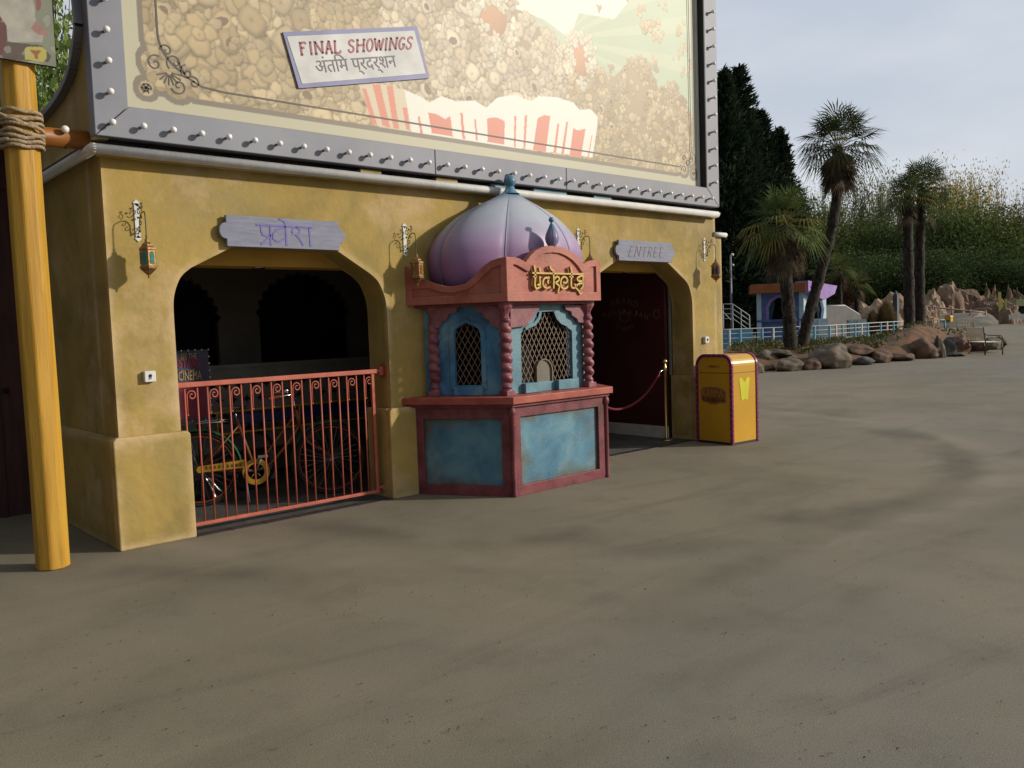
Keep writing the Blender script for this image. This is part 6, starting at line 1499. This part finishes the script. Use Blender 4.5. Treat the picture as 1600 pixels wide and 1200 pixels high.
for xa, xb, ya, yb, dep, c_, lab, nm in ((1122, 1176, 515, 552, 43, (.10, .30, .46), 'bright blue panelled low wall at the left behind the railing', 'low_wall'), (1262, 1294, 498, 540, 44.5, (.36, .50, .60), 'pale blue low wall under the kiosk', 'low_wall'), (1325, 1354, 499, 520, 49, (.34, .42, .46), 'short whitish blue wall right of the kiosk', 'low_wall')):
    A_, B_ = HP(xa, dep), HP(xb, dep); zt = D((xa+xb)/2, ya, dep).z; b = MB(); b.M = frame(A_, B_); L = (A_-B_).length; b.box(0, L, 0, .2, 0, zt); 
    for k_ in range(int(L/.45)): b.box(.1+k_*.45, .15+k_*.45, -.03, 0, 0, zt-.05)
    tag(b.build(nm, mat(nm+'_paint', [tuple(v*.8 for v in c_), c_], 3, .6), loc=tuple(A_)), lab, 'wall')
# ramp wall
A_, B_ = HP(1290, 50), HP(1346, 52); b = MB(); b.M = frame(A_, B_); L = (A_-B_).length; zt = D(1318, 478, 51).z; zb2 = D(1344, 492, 52).z
b.prism([(0, 0), (0, zt), (L*.55, zt), (L*.97, zb2), (L, zb2-.2), (L, 0)], 0, .25); rw_ = thing('ramp_wall', tuple(A_), 'grey concrete ramp wall with white coping right of the kiosk', 'wall'); b.build('wall', mat('ramp_concrete', (.13, .125, .12), 2, .8), rw_)
b = MB(); b.M = frame(A_, B_); b.tube([(0, .1, zt+.02), (L*.55, .1, zt+.02), (L*.97, .1, zb2+.02)], .06, 6); b.build('coping', bw_, rw_)
# stair rail
A_, B_, C_ = HP(1122, 43.5), HP(1145, 43.5), HP(1172, 43.5); sr = thing('stair_railing', tuple(B_), 'white tubular stair handrail descending to the right beside the building', 'railing')
b = MB()
for dy in (0, .25, .5, .75): b.tube([tuple(HP(1122, 43.5, D(1122, 475, 43.5).z-dy)), tuple(HP(1145, 43.5, D(1145, 475, 43.5).z-dy)), tuple(HP(1171, 43.5, D(1171, 493, 43.5).z-dy))], .022, 6)
b.tube([tuple(HP(1122, 43.8, 2.2)), tuple(HP(1142, 43.8, 1.5))], .022, 6); b.build('handrail', bw_, sr)
for px, py in ((1130, 475), (1145, 475), (1158, 484), (1171, 493)): b = MB(); q_ = HP(px, 43.5); b.tube([tuple(q_), (q_.x, q_.y, D(px, py, 43.5).z)], .025, 6); b.build('post', bw_, sr)
# lamp pole
q_ = HP(1143, 47); H_ = D(1143, 399, 47).z; lp = thing('lamp_pole', tuple(q_), 'thin grey pole with two small globe lamps behind the stair handrail', 'lamp pole'); b = MB(); b.tube([tuple(q_), (q_.x, q_.y, H_)], [.07, .05], 8); b.build('pole', mat('pole_grey', (.22, .24, .25), 3, .5), lp)
b = MB(); b.sphere((q_.x+.08, q_.y-.06, H_+.02), .09, 10, 7); b.build('globe', M['bulb'], lp); b = MB(); b.sphere((q_.x+.1, q_.y-.08, H_-.55), .07, 10, 7); b.build('globe', M['bulb'], lp)

# --- blue kiosk with orange roof
A_, B_, Cc = HP(1184, 45), HP(1252, 44.5), HP(1291, 46.5); kk_ = thing('snack_kiosk', tuple(A_), 'blue and purple kiosk with orange brown roof band behind the palm trunks', 'kiosk')
zt = D(1215, 458, 45).z; zf = D(1215, 444, 45).z
kb = mat('kiosk_blue', [(.06, .07, .20), (.07, .13, .32), (.10, .20, .38)], 1.2, .6); kl = mat('kiosk_pale', [(.30, .45, .55), (.42, .54, .62)], 2, .6); kp = mat('kiosk_purple', [(.20, .12, .36), (.30, .18, .46)], 1.5, .6)
M1 = frame(A_, B_); L1 = (A_-B_).length; op = [(L1*.22, 1.45), (L1*.22, 2.1), (L1*.30, 2.45), (L1*.42, 2.62), (L1*.5, 2.68), (L1*.58, 2.62), (L1*.72, 2.4), (L1*.78, 2.1), (L1*.78, 1.45)]
b = MB(); b.M = M1; b.prism([(0, 0), (L1, 0), (L1, zt), (0, zt)], 0, .15, [op]); b.build('wall', kb, kk_)
b = MB(); b.M = M1; b.box(0, L1, 1.2, 1.3, 0, zt); b.build('back_wall', M['black'], kk_)
b = MB(); b.M = M1; cu = [(L1*.32, 1.45), (L1*.38, 2.0), (L1*.42, 2.65), (L1*.28, 2.45), (L1*.22, 2.1), (L1*.22, 1.45)]; b.prism(cu, .16, .2); b.prism([(L1-p[0], p[1]) for p in cu], .16, .2); b.build('curtain', mat('teal_curtain', (.012, .08, .09), 5, .8), kk_)
b = MB(); b.M = M1; q5 = [(p[0], p[1]) for p in op]; b.stroke(q5, .16, -.05, -.003); b.build('arch_trim', kp, kk_); b = MB(); b.M = M1; b.box(-.05, L1+.05, -.12, 0, 1.32, 1.44); b.build('counter', kb, kk_)
for x in (0, L1*.97): b = MB(); b.M = M1; b.box(x-.05, x+.18, -.1, .1, 0, zt); b.build('pillar', kl, kk_)
M2 = frame(B_, Cc); L2 = (B_-Cc).length
b = MB(); b.M = M2; b.prism([(.05, 0), (L2, 0), (L2, zt), (.05, zt)], 0, .15, [[(L2*.3, 1.3), (L2*.75, 1.3), (L2*.75, 2.4), (L2*.3, 2.4)]]); b.build('wall', kl, kk_)
b = MB(); b.M = M2; b.stroke([(L2*.6, zt), (L2*.72, 2.3), (L2*.78, 1.9), (L2*.72, 1.3)], .28, -.12, -.003); b.build('painted_scroll', mat('kiosk_navy', (.015, .04, .10), 3, .6), kk_)
b = MB(); b.M = M1; b.box(-.35, L1+.2, -.5, 2.5, zt, zf); b.build('roof_band', mat('orange_brown_band', [(.24, .075, .028), (.32, .11, .04)], 1.5, .7), kk_, bevel=.02)
b = MB(); b.M = M2; b.add([(0, -.4, zf+.1), (L2+.5, -.4, zf-.15), (L2+.2, -.4, zt-.1), (L2*.62, -.4, zt-.45), (0, -.4, zt+.05), (0, .3, zf+.1), (L2+.5, .3, zf-.15), (L2+.2, .3, zt-.1), (L2*.62, .3, zt-.45), (0, .3, zt+.05)], [(0, 1, 2, 3, 4), (9, 8, 7, 6, 5)]+[(i, (i+1) % 5, (i+1) % 5+5, i+5) for i in range(5)], False); b.build('awning', kp, kk_)
# grey post
q_ = HP(1400, 60); b = MB(); b.box(q_.x-.15, q_.x+.15, q_.y-.15, q_.y+.15, 0, D(1400, 461, 60).z); b.lathe([(.18, 0), (.12, .15), (.001, .35)], (q_.x, q_.y, D(1400, 461, 60).z), 8, smooth=False)
tag(b.build('stone_post', mat('slate_post', (.09, .10, .115), 2, .7), loc=tuple(q_)), 'grey pointed post between the pampas grass and the twin palms', 'post')
# signs, shelter
q_ = HP(1565, 88); ys = thing('cutout_sign', tuple(q_), 'yellow two piece cutout sign beside the far rock spires', 'sign'); MM = frame(HP(1560, 88), HP(1572, 88)); ysm = mat('sign_yellow', (.42, .34, .08), 3, .5)
def zz_(px, py, d): return D(px, py, d).z
b = MB(); b.M = MM; sc1 = 88/FPX; b.prism([(0, zz_(1562, 469, 88)), (0, zz_(1562, 456, 88)), (4*sc1, zz_(1562, 456, 88)), (4.5*sc1, zz_(1562, 466, 88)), (7*sc1, zz_(1562, 472, 88)), (6*sc1, zz_(1562, 482, 88)), (1*sc1, zz_(1562, 487, 88)), (1*sc1, zz_(1562, 474, 88))], 0, .12); b.build('panel', ysm, ys); b = MB(); b.M = MM; b.box(2*sc1, 3*sc1, 0, .1, 0, zz_(1562, 486, 88)); b.build('pole', fw2, ys)
b = MB(); b.M = MM; b.box(11*sc1, 13*sc1, 0, .12, 0, zz_(1572, 467, 88)); b.build('side_panel', mat('sign_lime', (.30, .38, .06), 3, .5), ys)
q_ = HP(1596, 92); sh_ = thing('shelter', tuple(q_), 'small shelter with pale green roof board at the far right edge', 'shelter'); MM = frame(HP(1586, 92), HP(1622, 92)); Ls = (HP(1586, 92)-HP(1622, 92)).length
b = MB(); b.M = MM; b.box(-.05, Ls, -.3, 1.6, zz_(1600, 478, 92), zz_(1600, 467, 92)); b.build('roof_board', mat('shelter_green', (.26, .29, .15), 3, .6), sh_)
for x in (.05, Ls-.15): b = MB(); b.M = MM; b.box(x, x+.1, -.2, -.1, 0, zz_(1600, 478, 92)); b.build('post', fw2, sh_)
b = MB(); b.M = MM; b.box(0, Ls, 1.3, 1.5, 0, zz_(1600, 478, 92)); b.build('back_wall', M['black'], sh_)
# far bins
copy_tree(bn, loc=tuple(HP(1483, 80)), rz=R(-4), label='distant yellow litter bin in front of the far rocks')
copy_tree(bn, loc=tuple(HP(1459, 62)), rz=R(75), label='orange yellow litter bin partly behind the end of the blue railing')
bn['group'] = 'yellow round-topped litter bins'
for o in bpy.data.objects:
    if o.name.startswith('litter_bin'): o['group'] = 'yellow round-topped litter bins'

# --- benches
bcream = mat('bench_cream', [(.70, .62, .47), (.80, .72, .56)], 8, .6); biron = mat('bench_iron', (.07, .06, .05), 8, .5)
def bench(A_, B_, lab, mc=bcream, mi_=biron, ornate=False, Hb=.98):
    A_, B_ = Vector(A_), Vector(B_); L = (A_-B_).length; x = (B_-A_).normalized(); y = Vector((-x.y, x.x, 0)); y = -y if y.dot(Vector((.72, -.69, 0))) < 0 else y
    Mf = Matrix(((x.x, y.x, 0, A_.x), (x.y, y.y, 0, A_.y), (0, 0, 1, 0), (0, 0, 0, 1))); t = thing('bench', tuple(A_), lab, 'bench')
    for xx in (0, L):
        b = MB(); b.M = Mf; b.tube([(xx, -.02, 0), (xx, .0, .42), (xx, -.08, Hb)], .022, 6); b.build('leg', mi_, t)
        b = MB(); b.M = Mf; b.tube([(xx, .58, 0), (xx, .55, .44)], .022, 6); b.build('leg', mi_, t)
        b = MB(); b.M = Mf; b.tube(smoothpts([(xx, -.06, .80), (xx, .05, .70), (xx, .30, .68), (xx, .52, .66), (xx, .57, .58), (xx, .56, .45)], 4), .02, 6); b.build('armrest', mi_, t)
    b = MB(); b.M = Mf
    for k_ in range(6): b.box(.0, L, .02+k_*.095, .10+k_*.095, .43, .455)
    b.build('seat', mc, t, bevel=.004)
    b = MB(); b.M = Mf @ Matrix.Rotation(R(8), 4, 'X'); z0 = .50
    holes = []
    for k_ in range(max(4, int(L/.16))):
        cx = .09+k_*.16
        if cx > L-.06: break
        for zz2 in (.86, .78): holes.append([(cx-.02, zz2-.02), (cx+.02, zz2-.02), (cx+.02, zz2+.02), (cx-.02, zz2+.02)])
        for zz2 in (.54, .60): holes.append([(cx-.055, zz2-.015), (cx+.055, zz2-.015), (cx+.055, zz2+.015), (cx-.055, zz2+.015)])
    top = [(L, Hb)]+([(L*.72, Hb+.05), (L*.6, Hb+.25), (L*.5, Hb+.33), (L*.4, Hb+.25), (L*.28, Hb+.05)] if ornate else [])+[(0, Hb)]
    b.prism([(0, z0), (L, z0)]+top, .04, .065, holes); b.build('backrest', mc, t); return t
gA, gB = G(1513, 553), G(1540, 555)
bench(gA, gB, 'cream slatted bench with dark iron arms standing beside the boulders')
white = mat('bench_white', (.36, .35, .32), 5, .6)
q1 = HP(1522, 44); bench(q1+Vector((.3, .9, 0)), q1, 'cream bench back just visible behind the iron armed bench')
q1 = HP(1522, 82); bench(q1, q1+_cr*1.3-Vector((0, 0, _cr.z*1.3)), 'distant cream bench with pointed ornate back behind the near bench', ornate=True)
q1 = HP(1577, 84); bench(q1, q1+Vector((_cr.x, _cr.y, 0))*1.7, 'distant white bench with arched ornate back left of the shelter', mc=white, mi_=white, ornate=True)
q1 = HP(1594, 80); bench(q1, q1+Vector((_cr.x, _cr.y, 0))*1.9, 'distant white bench at the right edge of the view', mc=white, mi_=white)
for o in bpy.data.objects:
    if o.name.startswith('bench') and not o.parent: o['group'] = 'benches'
# distant hedge closing the horizon beyond the trees
b = MB(); vs = []
for i in range(61):
    a = R(-60+i*3.6); rr_ = 190+6*math.sin(i*1.7)
    for z, r2_ in ((0, 0), (5+1.2*math.sin(i*2.3)+math.sin(i*.9), 0), (4.5, 8), (0, 12)): vs.append((rr_*math.cos(a)*1+r2_*math.cos(a), rr_*math.sin(a)+r2_*math.sin(a), z))
b.add(vs, [(i*4+j, (i+1)*4+j, (i+1)*4+j+1, i*4+j+1) for i in range(60) for j in range(3)], True)
tag(b.build('distant_wood', mat('distant_wood', [(.012, .02, .008), (.03, .042, .016)], .3, .9, 1, .8)), 'dark far-off wood closing the horizon behind the tree belt', 'wood', kind='stuff')
